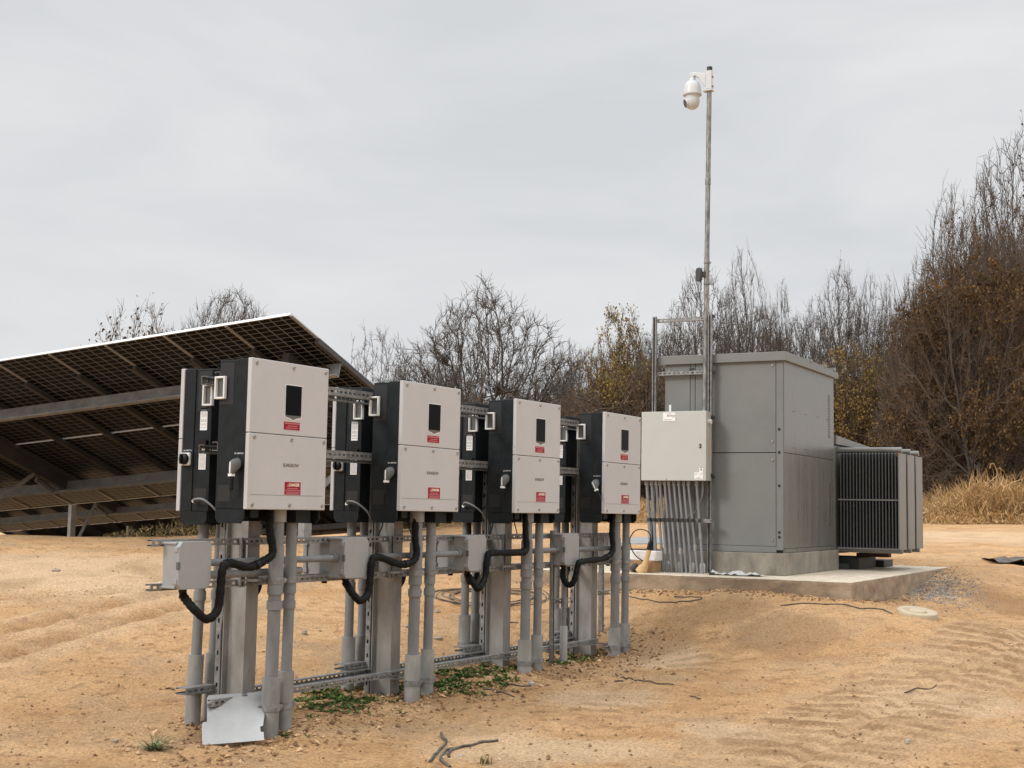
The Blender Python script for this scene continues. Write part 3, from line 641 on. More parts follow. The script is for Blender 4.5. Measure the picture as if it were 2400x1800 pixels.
for pts, lb in CABS:
    q = smooth(pts, 7); rs = [.0255*(1+.07*math.sin(i*1.9)+rnd.uniform(-.04, .04)) for i in range(len(q))]
    o0 = pts[0]; ob = thing('flexible_conduit', lb, 'cable', rw(o0[0], o0[1], 0), RZ, 'black flexible conduits in front of the rack')
    MB().tube([(p[0]-o0[0], p[1]-o0[1], p[2]) for p in q], rs, 12).build('hose', 'black_conduit', ob)
    for f_ in (.30, .46):
        i = int(len(q)*f_); p = q[i]; p2 = q[i+1]; b = MB(); b.tube([(p[0]-o0[0], p[1]-o0[1], p[2]), (p2[0]-o0[0], p2[1]-o0[1], p2[2])], .0295, 12); b.cyl((p[0]-o0[0], p[1]-o0[1], p[2]+.02), (p[0]-o0[0]+.02, p[1]-o0[1]-.02, p[2]+.05), .003, 5); b.build('cable_tie', 'black_plastic', ob)
for k, (s, lb) in enumerate(((.66, 'dark loop of flexible conduit hanging behind the nearest pair of front conduits'), (2.30, 'dark bit of flexible conduit hanging behind the second pair of front conduits'), (3.35, 'dark flexible conduit hanging behind the third pair of front conduits'), (5.15, 'dark flexible conduit hanging behind the farthest steel post'))):
    pts = [(s, .60, 1.30), (s+.01, .60, 1.1), (s-.04, .60, .93), (s+.03, .60, .80), (s+.12, .60, .84), (s+.15, .60, .92)]; q = smooth(pts, 6)
    tag(MB().tube([rw(*p) for p in q], .021, 10).build('flexible_conduit', 'black_conduit'), lb, 'cable', 'black flexible conduits behind the rack')
for k, lb in enumerate(('short grey whip cable on the nearest rear inverter', 'curved grey whip cable on the second rear inverter', 'arched grey whip cable on the third rear inverter')):
    s0 = 1.5497*k+.195; y = .60
    pts = [(s0-.02, y+.01, IZ+.04), (s0-.045, y-.02, IZ+.055+.01*k), (s0-.05, y-.10, IZ+.055), (s0-.02, y-.17, IZ+.0), (s0+.02, y-.19, IZ-.06)]
    ob = thing('whip_cable', lb, 'cable', rw(s0, y, IZ), RZ, 'whip cables on the rear inverters')
    MB().tube([(p[0]-s0, p[1]-y, p[2]-IZ) for p in smooth(pts, 6)], .007, 8).build('wire', 'wire_grey', ob)
    MB().cyl((.012, .01, .036), (-.03, .005, .046), .012, 10).build('connector', 'screw_steel', ob)
for k, (s, t_) in enumerate(((1.885, .40), (2.1, .33), (3.44, .42), (3.63, .33), (5.16, .4))):
    pts = [(s, t_, 1.36), (s+.0, t_, 1.28), (s-.04, t_, 1.22), (s-.07, t_, 1.16)]
    if k in (1, 3): pts = [(s, t_, 1.38), (s+.01, t_, 1.30), (s+.05, t_, 1.22), (s+.06, t_, 1.17)]
    tag(MB().tube([rw(*p) for p in smooth(pts, 5)], .005, 6).build('ground_wire', 'black_conduit'), 'thin dark wire hanging from an inverter beside a steel post', 'wire', 'thin wires hanging beside the posts')
gwz = gl(.33, .5)
tag(MB().tube([rw(*p) for p in smooth([(.335, .475, 1.25), (.325, .47, 1.0), (.318, .462, .75), (.30, .46, .6), (.305, .46, .3), (.30, .46, gwz-.02)], 5)], .006, 6).build('ground_wire', 'wire_grey'), 'thin grey wire running down the nearest steel post into the ground', 'wire')

# bent metal sheet leaning at the foot of the nearest post
pq = [gp(474, 1747), gp(618, 1748)]; b0 = Vector(pq[0]); b1 = Vector(pq[1]); bx = (b1-b0); wS = bx.length; bx.normalize(); bx.z = 0; bx.normalize()
bk = Vector((-bx.y, bx.x, 0)); upd = (bk*.72+Vector((0, 0, 1))*.69).normalized()
hS = .36; sk = .085
Fp = lambda u_, v_, h: tuple(b0+bx*u_+upd*v_+bx.cross(upd)*h)
poly = [(0, 0), (wS, 0), (wS+.012, .06), (wS-.006, .062), (wS+.0, .10), (wS+.02, .105), (wS+sk+.02, hS-.03), (wS+sk+.012, hS), (wS-.02, hS), (wS-.02, hS-.025), (wS-.055, hS-.025), (wS-.055, hS), (sk+.035, hS), (sk+.02, hS-.02), (.066, .165), (.042, .163), (.03, .15)]
sh = MB().prism(poly, Fp, -.0015, .0015).build('metal_sheet', 'sheet_steel'); tag(sh, 'bright bent metal sheet leaning at the foot of the nearest post', 'metal sheet')

# ---------------------------------------------------------------- concrete pad, switchgear, transformer
pad = thing('concrete_pad', 'low pale concrete pad with a raised plinth under the grey switchgear', 'concrete pad', ew(0, 0, -.24), EZR)
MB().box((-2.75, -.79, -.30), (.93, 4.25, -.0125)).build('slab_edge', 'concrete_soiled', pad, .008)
MB().box((-2.748, -.788, -.012), (.928, 4.248, 0)).build('slab', 'concrete', pad, .006)
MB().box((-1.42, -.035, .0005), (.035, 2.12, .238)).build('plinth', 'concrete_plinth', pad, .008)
sg = thing('switchgear_cabinet', 'tall grey green metal switchgear cabinet standing on the concrete plinth', 'cabinet', ew(0, 0, 0), EZR)
SW, SD, SH = 1.37, 2.05, 2.083
MB().box((-SW, .010, .002), (-.010, SD, SH)).build('inner_frame', 'gap_black', sg)
def panel(x0, x1, z0, z1): return MB().box((x0, -.004, z0), (x1, .0095, z1))
panel(-SW, -1.072, 1.082, SH).build('front_panel', 'cabinet_paint', sg, .002); panel(-1.066, -1.012, 1.082, SH).build('front_panel', 'cabinet_paint', sg, .002)
panel(-1.006, -.084, 1.082, SH).build('front_panel', 'cabinet_paint', sg, .002); panel(-1.006, -.084, .07, 1.073).build('front_panel', 'cabinet_paint', sg, .002)
panel(-SW, -1.012, .07, 1.073).build('front_panel', 'cabinet_paint', sg, .002)
MB().box((-SW, -.006, .002), (-.078, .0095, .066)).build('base_rail', 'cabinet_paint', sg, .002)
MB().box((-.078, -.006, .030), (-.0005, .0095, SH)).build('corner_post', 'cabinet_paint', sg, .002)
def spanel(z0, z1): return MB().box((-.0098, .0100, z0), (.004, SD-.02, z1))
spanel(1.080, SH).build('side_panel', 'cabinet_side', sg, .002); spanel(.05, 1.074).build('side_panel', 'cabinet_side', sg, .002)
MB().box((-.0098, .0100, .002), (.007, SD, .046)).build('base_rail', 'cabinet_side', sg, .002)
for za, zb_ in ((1.34, 1.84), (.29, .79)):
    b = MB(); z = za
    while z < zb_: b.box((.0041, 1.80, z), (.014, 1.88, z+.012)); z += .031
    b.build('louvre_vent', 'cabinet_side', sg)
b = MB()
for y in (.35, .80, 1.30, 1.72):
    for z in (1.55, 1.15, .98, .52, .12):
        b.cyl((.003, y, z), (.0075, y, z), .0075, 8); b.cyl((.003, y+.06, z), (.0075, y+.06, z), .0075, 8)
b.build('side_bolts', 'cabinet_side', sg)
for z in (1.33, .72, 1.08, .17, .22): MB().cyl((-.045, -.012, z), (-.045, -.005, z), .014, 10).build('bolt', 'gap_black', sg)
for x, z in ((-1.32, 2.0), (-1.03, 2.0), (-.12, 2.03), (-.12, 1.2), (-.12, 1.0), (-.12, .14), (-1.30, .3)): MB().cyl((x, -.014, z), (x, -.003, z), .013, 10).build('bolt', 'screw_steel', sg)
MB().box((-1.075, -.016, 1.955), (-1.025, -.0045, 2.03)).build('latch_plate', 'dark_steel', sg)
MB().box((-1.318, -.012, 1.50), (-1.292, -.0045, 1.62)).build('label', 'label_white', sg)
b = MB(); b.box((-SW-.05, -.045, SH+.001), (.035, SD+.06, SH+.012)); b.box((-SW-.05, -.045, SH-.055+.04), (.035, -.033, SH+.0005)); 
b = MB(); b.prism([(-.045, SH-.01), (SD+.07, SH-.01), (SD+.07, SH+.062), (1.0, SH+.088), (-.045, SH+.088)], lambda u_, v_, h: (h, u_, v_), -SW-.06, .040)
rf = b.build('roof', 'cabinet_paint', sg, .004)
for y in (.9, 1.5, 1.9): MB().box((-SW-.03, y, SH+.07), (.046, y+.09, SH+.105)).build('roof_seam', 'cabinet_side', rf)
tr = thing('transformer', 'grey oil filled transformer with three finned radiators behind the switchgear', 'transformer', ew(0, 0, 0), EZR)
MB().box((-1.35, 2.12, -.05), (-.02, 4.0, 1.27)).build('tank', 'radiator_grey', tr, .01)
MB().prism([(2.10, 1.271), (4.05, 1.271), (4.05, 1.31), (2.10, 1.38)], lambda u_, v_, h: (h, u_, v_), -1.37, .02).build('tank_lid', 'radiator_grey', tr, .006)
MB().cyl((-.02, 2.5, 1.30), (.02, 2.5, 1.375), .014, 8).build('lifting_eye', 'galvanised', tr)
b = MB(); b.box((-1.2, 2.15, -.238), (.12, 2.30, -.17)); b.box((-1.2, 2.35, -.238), (.22, 3.2, -.10)); b.box((-1.2, 3.3, -.238), (.30, 3.8, -.15)); b.build('skid', 'dark_steel', tr)
MB().box((.05, 2.9, -.10), (.45, 3.05, -.055)).build('oil_valve', 'rust', tr)
for k in range(3):
    y0 = 2.16+.48*k; rd = thing_part('radiator', tr)
    X1 = .735
    b = MB()
    for i in range(18):
        x = .045+i*.0385; b.prism([(y0+.012, 0), (y0, .012), (y0, 1.135), (y0+.012, 1.15), (y0+.36, 1.15), (y0+.37, 1.135), (y0+.37, .012), (y0+.36, 0)], lambda u_, v_, h: (h, u_, v_+.02), x, x+.012)
    b.build('fins', 'fin_grey', rd)
    MB().box((X1, y0-.004, .012), (X1+.016, y0+.38, 1.168)).build('end_plate', 'radiator_grey', rd, .004)
    MB().cyl((-.02, y0+.09, 1.205), (X1+.03, y0+.09, 1.205), .034, 16).build('top_header', 'radiator_grey', rd)
    MB().cyl((-.02, y0+.09, .0), (X1+.03, y0+.09, .0), .032, 16).build('bottom_header', 'radiator_grey', rd)
    b = MB(); b.box((.02, y0-.008, .595), (X1-.001, y0-.0005, .612)); b.box((.02, y0-.008, .012), (X1-.001, y0-.0005, .03)); b.build('tie_bar', 'radiator_grey', rd)
    MB().box((X1-.02, y0-.006, 1.13), (X1+.004, y0+.02, 1.185)).build('rust_stain', 'rust', rd)
# ---------------------------------------------------------------- strut frame, mast, white cabinet and its conduits
fr = thing('strut_frame', 'tall open frame of slotted steel channel standing on the pad', 'frame', ew(0, 0, -.24), EZR)
zt = 2.86
for x in (-1.462, -.800): MB().strut((x, -.075, 0), (x, -.075, zt), (1, 0, 0), (0, -1, 0), pitch=.05, holes=False).build('upright', 'galvanised', fr)
for z, n_ in ((2.815, 'crossbar'), (2.21, 'crossbar'), (1.66, 'crossbar'), (1.03, 'crossbar')): MB().strut((-1.44, -.0745, z), (-.775, -.0745, z+.0), (0, 0, 1), (0, 1, 0), pitch=.055, hole=.03).build(n_, 'galvanised', fr)
MB().strut((-1.51, -.205, .565), (-.735, -.205, .57), (0, 0, 1), (0, 1, 0), pitch=.06).build('conduit_rail', 'galvanised', fr)
for x in (-1.462, -.800): MB().box((x-.018, -.204, .55), (x+.018, -.117, .585)).build('spacer', 'galvanised', fr)
for z in (2.83, 2.21, 1.70, 1.05): MB().box((-.778, -.10, z-.015), (-.755, -.06, z+.015)).build('channel_nut', 'dark_steel', fr)
ms = thing('mast', 'slender weathered steel mast rising high above the strut frame', 'mast', ew(-.862, -.075, -.24), EZR)
B_ = lambda z: (-.008+.011*(z-1.7), 0, z)
MB().cyl(B_(1.5), B_(5.665), .0275, 16).build('tube', 'pole_steel', ms)
MB().cyl(B_(4.33), B_(4.40), .032, 16).build('joint_sleeve', 'pole_steel', ms)
MB().cyl(B_(5.650), B_(5.685), .031, 16).build('cap', 'dark_steel', ms)
MB().cyl(B_(3.08), B_(3.50), .030, 16).build('sleeve', 'pole_steel', ms)
# dome camera (pan and tilt) at the mast top
zc = 5.235
cm = thing('security_camera', 'white pan and tilt dome camera on a bracket at the mast top', 'camera', ew(-.862+.045, -.075, zc-.24+.24-.0), EZR)
cm.location = ew(-.817, -.075, 5.235)
# local origin at mast axis, z=5.235 above EO z
MB().box((-.046, -.036, -.05), (.026, .022, .160)).build('mount_box', 'camera_white', cm, .006)
b = MB(); pr = [(-.046, .135), (-.20, .172), (-.232, .168), (-.245, .15), (-.245, .115), (-.19, .115), (-.18, .128), (-.13, .095), (-.09, .03), (-.046, -.03)]
b.prism(pr[::-1], lambda u_, v_, h: (u_, h, v_), -.030, .022); b.build('arm', 'camera_white', cm, .008)
b = MB(); b.box((-.075, -.05, -.075), (.036, .034, -.056)); b.build('bracket_foot', 'camera_white', cm, .004)
for z in (-.066, -.02, .09): MB().tube([(0, 0, z-.006), (0, 0, z+.006)], .0345, 16).build('strap', 'dark_steel', cm)
b = MB(); b.lathe([(.030, .118), (.034, .112), (.034, .082), (.040, .078)], (-.215, 0, 0)); b.build('collar', 'camera_white', cm)
b = MB(); b.lathe([(.0001, .082), (.032, .080), (.056, .070), (.076, .050), (.090, .020), (.098, -.02), (.103, -.06), (.106, -.085), (.105, -.093), (.085, -.098)], (-.215, 0, 0), 32); b.build('dome_shell', 'camera_white', cm)
b = MB(); b.lathe([(.084, -.092), (.080, -.12), (.084, -.15), (.083, -.18), (.072, -.215), (.05, -.24), (.025, -.253), (.0001, -.256)], (-.215, 0, 0), 32); bl = b.build('camera_ball', 'camera_white', cm)
ldir = Vector((-.74, -.60, -.30)).normalized(); lc = Vector((-.215, 0, -.165)); b = MB(); b.tube([lc+ldir*.05, lc+ldir*.082, lc+ldir*.090], [.056, .056, .052], 20); b.build('lens_ring', 'camera_white', bl)
b = MB(); b.tube([lc+ldir*.0895, lc+ldir*.0925], [.048, .044], 20); b.build('lens', 'lens_black', bl)
l2 = Vector((-.42, -.87, -.26)).normalized(); b = MB(); b.bar(lc+l2*.081+Vector((.0, 0, -.028)), lc+l2*.081+Vector((0, 0, .028)), .014, .014, (0, 1, 0)); b.build('infrared_lamp', 'lens_black', bl)
text_part('IP DOME', .0001, 'label_ink', (-.215, -.1, -.05), FRONT, cm) if False else None
an = thing('antenna', 'small dark oval antenna clamped to the mast above the frame', 'antenna', ew(-.93, -.11, 3.065), EZR)
b = MB(); mt = Matrix.Rotation(rad(-35), 4, 'Z') @ Matrix.Rotation(rad(90), 4, 'X')
oval = [(math.copysign(abs(math.cos(a))**.6, math.cos(a))*.048, math.copysign(abs(math.sin(a))**.6, math.sin(a))*.078) for a in np.linspace(0, 2*math.pi, 28, endpoint=False)]
b.prism(oval, lambda u_, v_, h: tuple(mt @ Vector((u_, v_, h))), -.018, .018); b.build('panel', 'antenna_dark', an, .008, 3)
MB().box((.005, -.01, -.03), (.075, .03, .03)).build('bracket', 'dark_steel', an); MB().cyl((.02, .01, -.17), (.02, .01, -.05), .008, 8).build('cable_tail', 'wire_grey', an)
for z in (.135, -.105): MB().tube([(.085, .035, z-.008), (.085, .035, z+.008)], .040, 16).build('clamp', 'galvanised', an)

wc = thing('electrical_cabinet', 'square white electrical cabinet hung on the strut frame, small logo sticker on top', 'cabinet', ew(-1.530, -.30, .765), EZR)
MB().box((.004, .021, 0), (.756, .185, .755)).build('box_body', 'white_cabinet_side', wc, .004)
dr = MB().box((0, 0, -.003), (.760, .020, .758)).build('door', 'white_cabinet', wc, .004)
MB().box((.684, -.010, .352), (.706, .002, .398)).build('door_handle', 'black_plastic', dr, .005); MB().box((.690, -.014, .362), (.700, -.0101, .388)).build('handle_insert', 'screw_steel', dr)
st = MB().box((.258, -.003, .652), (.402, .002, .744)).build('sticker', 'label_white', dr)
text_part('energy', .036, 'label_ink', (.352, -.0035, .712), FRONT, st, bold=.0006)
MB().tube([(.305, -.0035, .722), (.320, -.0035, .730), (.345, -.0035, .732), (.356, -.0035, .731)], .0022, 5).build('swoosh', 'label_ink', st)
b = MB(); 
for x0, x1 in ((.268, .300), (.304, .360)): b.box((x0, -.0036, .664), (x1, -.002, .670))
b.build('small_print', 'label_ink', st)
st2 = MB().box((.628, -.003, .010), (.728, .002, .088)).build('sticker', 'label_white', dr)
b = MB()
for x0, x1, z in ((.635, .664, .075), (.635, .660, .066), (.680, .706, .063), (.655, .70, .032), (.636, .72, .022)): b.box((x0, -.0036, z-.002), (x1, -.002, z+.002))
b.box((.710, -.0036, .070), (.720, -.002, .080)); b.build('small_print', 'label_ink', st2)
st3 = MB().box((.684, -.003, .0895), (.727, .002, .150)).build('sticker', 'label_white', dr)
MB().prism([(.693, .110), (.720, .110), (.7065, .136)], lambda u_, v_, h: (u_, -h, v_), -.001, .0036).build('hazard_triangle', 'logo_ink', st3)
MB().box((.688, -.0036, .139), (.724, -.002, .147)).build('small_print', 'rust', st3)
MB().cyl((.30, -.006, .012), (.30, .0, .012), .006, 8).build('lower_stud', 'screw_steel', dr)
MB().box((.7555, .085, .270), (.758, .115, .468)).build('warning_strip', 'orange_print', wc)
MB().cyl((.756, .10, .645), (.785, .10, .645), .026, 12).build('breather', 'pale_plastic', wc)
for z in (.70, .06): MB().box((.757, .16, z-.018), (.785, .184, z+.018)).build('mounting_lug', 'dark_steel', wc)
XT = [1.478, 1.424, 1.377, 1.339, 1.278, 1.235, 1.179, 1.119, 1.061, 1.006, .953]; XB = [1.405, 1.351, 1.271, 1.226, 1.171, 1.114, 1.048, .999, .940, .871, .811]
XT[-1] = .900; XT = [1.49, 1.43, 1.378, 1.335, 1.278, 1.228, 1.17, 1.112, 1.055, 1.0, .905]
ords = ['leftmost', 'second from the left', 'third from the left', 'fourth from the left', 'fifth from the left', 'middle', 'fifth from the right', 'fourth from the right', 'third from the right', 'second from the right', 'rightmost']
for i, (a, c) in enumerate(zip(XT, XB)):
    r = .018 if i in (0, 1) else .0145; x0 = -a; dx = -(c-a)
    o = thing('cabinet_conduit', '%s of the eleven thin grey conduits under the white cabinet' % ords[i], 'conduit', ew(x0, -.225, -.24), EZR, 'thin conduits under the white cabinet')
    q = [(0, 0, 1.004), (dx*.1, 0, .85), (dx*.4, -.01, .57), (dx*.72, -.03, .28), (dx*.85, -.04, .16), (dx, -.05, .0)]
    MB().tube(smooth(q, 5), r, 10).build('pipe', 'pvc_grey', o)
    zc_ = (.60, .62, .24, .235, .235, .24, .235, .24, .27, .275, .44)[i]; f_ = np.interp(zc_, [0, .16, .28, .57, .85], [1, .85, .72, .4, .1])
    if i in (0, 10): zc_ = .40
    f_ = float(np.interp(zc_, [0, .16, .28, .57, .85], [1, .85, .72, .4, .1])); y_ = float(np.interp(zc_, [0, .16, .28, .57, .85], [-.05, -.045, -.03, -.01, 0]))
    MB().cyl((dx*f_, y_, zc_-.035), (dx*f_, y_, zc_+.035), r*1.35, 12).build('coupling', 'pvc_grey' if i % 3 else 'sleeve_grey', o)
    MB().cyl((0, 0, .95), (0, 0, 1.0), r*1.4, 10).build('top_fitting', 'sleeve_grey', o)
    MB().cyl((dx*.4, -.01, .55), (dx*.4, -.01, .59), r*1.25, 10).build('strap', 'dark_steel', o)
tag(MB().tube([ew(*p) for p in smooth([(-.845, -.20, .76), (-.86, -.18, .60), (-.95, -.16, .42), (-1.08, -.15, .345), (-1.2, -.15, .36), (-1.26, -.17, .50), (-1.275, -.19, .74)], 7)], .012, 10).build('looped_conduit', 'pvc_grey'), 'thin grey cable looping behind the conduits below the white cabinet', 'cable')
# things lying about on the pad
bx_ = thing('cardboard_box', 'brown cardboard box on the pad at the left end', 'box', ew(-1.645, -.52, -.24), EZR)
MB().box((0, 0, .001), (.36, .22, .125)).build('carton', 'cardboard', bx_, .004); MB().box((.12, -.0015, .002), (.125, -.0002, .124)).build('fold_seam', 'logo_ink', bx_)
cb = thing('white_carton', 'white open carton stacked on the brown cardboard box', 'box', ew(-1.60, -.49, -.114), EZR)
MB().box((0, 0, 0.001), (.34, .17, .105)).build('carton', 'white_carton', cb, .006); MB().box((.005, -.0015, .01), (.07, -.0002, .10)).build('printed_label', 'label_white', cb)
tl = thing('tan_tool', 'tan handheld tool with a black cord loop, standing beside the boxes', 'tool', ew(-1.37, -.60, -.239), EZR)
b = MB(); b.tube([(-.03, 0, .002), (0, 0, .05), (.02, 0, .085), (.045, 0, .16), (.065, 0, .235), (.07, 0, .26)], [.062, .055, .034, .026, .026, .022], 14); b.build('handle', 'tan_leather', tl)
b = MB(); b.tube([(.068, 0, .25), (.08, 0, .32), (.085, 0, .345)], [.03, .022, .012], 10); b.build('grip_cap', 'black_plastic', tl)
MB().tube(smooth([(.085, 0, .34), (.07, .01, .42), (-.0, .02, .46), (-.10, .02, .45), (-.17, .03, .36), (-.15, .03, .25), (-.09, .03, .17), (-.02, .03, .13), (.03, .03, .12)], 6), .006, 7).build('cord', 'black_plastic', tl)
MB().tube([(-.13, .02, .02), (-.10, .02, .06), (-.08, .02, .09)], [.045, .04, .02], 9).build('head', 'dark_steel', tl)
ld = MB(); ld.box((0, 0, 0), (.62, .5, .012), Matrix.Rotation(rad(12), 4, 'Y') @ Matrix.Rotation(rad(8), 4, 'X')); lo_ = ld.build('sheet_lid', 'sheet_steel'); lo_.location = ew(-2.05, .25, .03); lo_.rotation_euler = (0, rad(-14), EZR); tag(lo_, 'flat grey metal lid propped behind the boxes, left of the conduits', 'lid')
sp_ = thing('reel', 'grey block holding up the flat metal lid', 'block', ew(-1.85, .30, -.24), EZR); MB().box((-.25, 0, 0), (.3, .35, .22)).build('block', 'concrete_plinth', sp_, .02)
bg = MB()
rnd = random.Random(8)
vs = [];
for i in range(14):
    for j in range(5): vs.append((i*.045, j*.06+rnd.uniform(-.01, .01), .003+abs(rnd.gauss(0, .012))+(.03 if 4 < i < 8 and j > 2 else 0)))
bg.add(vs, [(i*5+j, (i+1)*5+j, (i+1)*5+j+1, i*5+j+1) for i in range(13) for j in range(4)], True)
o = bg.build('plastic_bag', 'plastic_bag'); o.location = ew(-.70, -.46, -.238); o.rotation_euler = (0, 0, EZR); tag(o, 'crumpled white plastic sheet lying on the pad below the switchgear', 'plastic sheet')
b = MB()
for i in range(4): b.lathe([(.03, 0), (.034, .02), (.034, .09), (.02, .11), (.0001, .112)], (-.02+i*.13, .012*((i*7) % 3), 0), 10)
o = b.build('white_offcuts', 'plastic_bag'); o.location = ew(-1.24, -.13, -.2385); o.rotation_euler = (0, 0, EZR); tag(o, 'row of small white plastic pieces behind the thin conduits', 'plastic pieces', kind='stuff')
tag(MB().box((0, 0, 0), (.06, .03, .028)).build('small_block', 'dark_steel'), 'tiny dark block on the front edge of the pad', 'block').location = ew(-.655, -.50, -.2395)

# concrete well cap
q = gp(2150, 1441); wl_ = thing('well_cap', 'round pale concrete cap set in the dirt right of the pad', 'cap', (q[0], q[1], q[2]+.02)); wl_.rotation_euler = (rad(9), rad(3), 0)
MB().lathe([(.19, -.08), (.19, .012), (.182, .022), (.12, .024), (.115, .012), (.0001, .012)], (0, 0, 0), 36).build('rim', 'concrete_cap', wl_)
MB().lathe([(.085, .012), (.085, .022), (.078, .026), (.0001, .026)], (0, 0, 0), 28).build('lid', 'concrete_cap', wl_)

# ---------------------------------------------------------------- solar tables
AP = Vector((-2.7604, 16.2718, 3.7591)); AL = Vector((-.89584, .43626, -.08453)); AS_ = Vector((.43611, .82661, -.35570)); AN = AL.cross(AS_)
if AN.z < 0: AN = -AN
ML = 2.4232
def frame_at(P):  # columns L, S, N
    return Matrix(((AL.x, AS_.x, AN.x, P.x), (AL.y, AS_.y, AN.y, P.y), (AL.z, AS_.z, AN.z, P.z), (0, 0, 0, 1)))
def solar_table(P, ncol, label, posts, yp):
    root = thing('solar_table', label, 'solar array', group='tilted solar tables', rot=frame_at(P))
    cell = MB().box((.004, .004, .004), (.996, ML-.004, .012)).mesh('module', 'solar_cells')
    fb = MB(); w, h = .018, .029
    for a, c in (((.001, .001, -.002), (.999, w, h)), ((.001, ML-w, -.002), (.999, ML-.001, h)), ((.001, w, -.002), (w, ML-w, h)), ((.999-w, w, -.002), (.999, ML-w, h))): fb.box(a, c)
    fme = fb.mesh('module_frame', 'array_frame'); 
    for j in range(2):
        for i in range(ncol):
            o = link('module', cell, root); o.location = (i, j*(ML+.015), 0)
            f_ = link('module_frame', fme, o)
    inv = frame_at(P).inverted().to_3x3(); dn = inv @ Vector((0, 0, -1))
    for i in range(ncol+1):
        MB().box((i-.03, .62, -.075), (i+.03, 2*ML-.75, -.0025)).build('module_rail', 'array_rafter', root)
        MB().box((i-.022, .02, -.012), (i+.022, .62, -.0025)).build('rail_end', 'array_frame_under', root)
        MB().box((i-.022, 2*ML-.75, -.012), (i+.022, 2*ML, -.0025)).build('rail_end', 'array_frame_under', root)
    for ys in (1.18, 3.78):      # deep channel purlins
        b = MB(); b.box((-.02, ys, -.285), (ncol+.1, ys+.006, -.0755)); b.box((-.02, ys-.06, -.285), (ncol+.1, ys-.0005, -.278)); b.box((-.02, ys+.0065, -.083), (ncol+.1, ys+.06, -.0756)); b.box((-.02, ys-.066, -.285), (ncol+.1, ys-.0605, -.262)); b.build('purlin', 'array_steel', root)
    for x in posts:
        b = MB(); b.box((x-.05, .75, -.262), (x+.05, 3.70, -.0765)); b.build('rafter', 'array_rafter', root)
        top = Vector((x, yp, -.27)); L_ = 3.6
        base = top+dn*L_; side = Vector((1, 0, 0)); 
        b = MB(); b.bar(top, base, .10, .16, (0, 1, 0)); b.build('post', 'array_steel', root)
        b = MB(); b.bar(top+dn*1.5+Vector((0, .03, 0)), Vector((x, 3.0, -.275)), .06, .06); b.build('brace', 'array_frame_under', root)
        b = MB(); b.bar((x+.25, 3.3, -.20), (x+.25, 3.72, -.27), .05, .10); b.build('knee_plate', 'array_steel', root)
    return root
solar_table(AP, 13, 'nearest tilted solar table, its dark cell underside filling the left of the view', (.55, 7.05, 13.2), 1.35)
solar_table(Vector((-1.75, 26.0, 3.62)), 20, 'second tilted solar table, seen low beyond the nearest table', (4.2, 11.0, 18.0), 2.2)
solar_table(Vector((.6, 36.2, 3.0)), 22, 'third tilted solar table, only its feet seen far behind the rack', (4.9, 10.6, 16.), 2.2)
b = MB(); rnd = random.Random(4); c0 = AP+AL*.15+AS_*1.2-AN*.12
for i in range(9):
    pts = [c0+Vector((rnd.uniform(-.05, .05), rnd.uniform(-.05, .05), rnd.uniform(-.04, .06)))]
    for k in range(5): pts.append(pts[-1]+AL*rnd.uniform(.02, .12)+Vector((rnd.uniform(-.05, .05), 0, rnd.uniform(-.06, .05))))
    b.tube(pts, .008, 5)
tag(b.build('wire_bundle', 'rust'), 'tangle of loose brown wires at the right end of the nearest solar table', 'wires')

# ---------------------------------------------------------------- trees
class Twigs:
    def __init__(s): s.V = []; s.F = []
    def tube(s, pts, rs, seg=3):
        o = len(s.V); n = len(pts); a0 = random.random()*6
        for i in range(n):
            p = pts[i]; q = pts[i+1] if i < n-1 else pts[i]; pr = pts[i-1] if i > 0 else pts[i]
            tx, ty, tz = q[0]-pr[0], q[1]-pr[1], q[2]-pr[2]; l = math.sqrt(tx*tx+ty*ty+tz*tz)+1e-9; tx /= l; ty /= l; tz /= l
            if abs(tz) < .95: ux, uy, uz = -ty, tx, 0.
            else: ux, uy, uz = 0., -tz, ty
            l = math.sqrt(ux*ux+uy*uy+uz*uz)+1e-9; ux /= l; uy /= l; uz /= l
            vx, vy, vz = ty*uz-tz*uy, tz*ux-tx*uz, tx*uy-ty*ux
            for k in range(seg):
                a = a0+6.28319*k/seg; c, d = math.cos(a)*rs[i], math.sin(a)*rs[i]
                s.V.append((p[0]+ux*c+vx*d, p[1]+uy*c+vy*d, p[2]+uz*c+vz*d))
        for i in range(n-1):
            for k in range(seg):
                k2 = (k+1) % seg; s.F.append((o+i*seg+k, o+i*seg+k2, o+(i+1)*seg+k2, o+(i+1)*seg+k))
from mathutils import kdtree
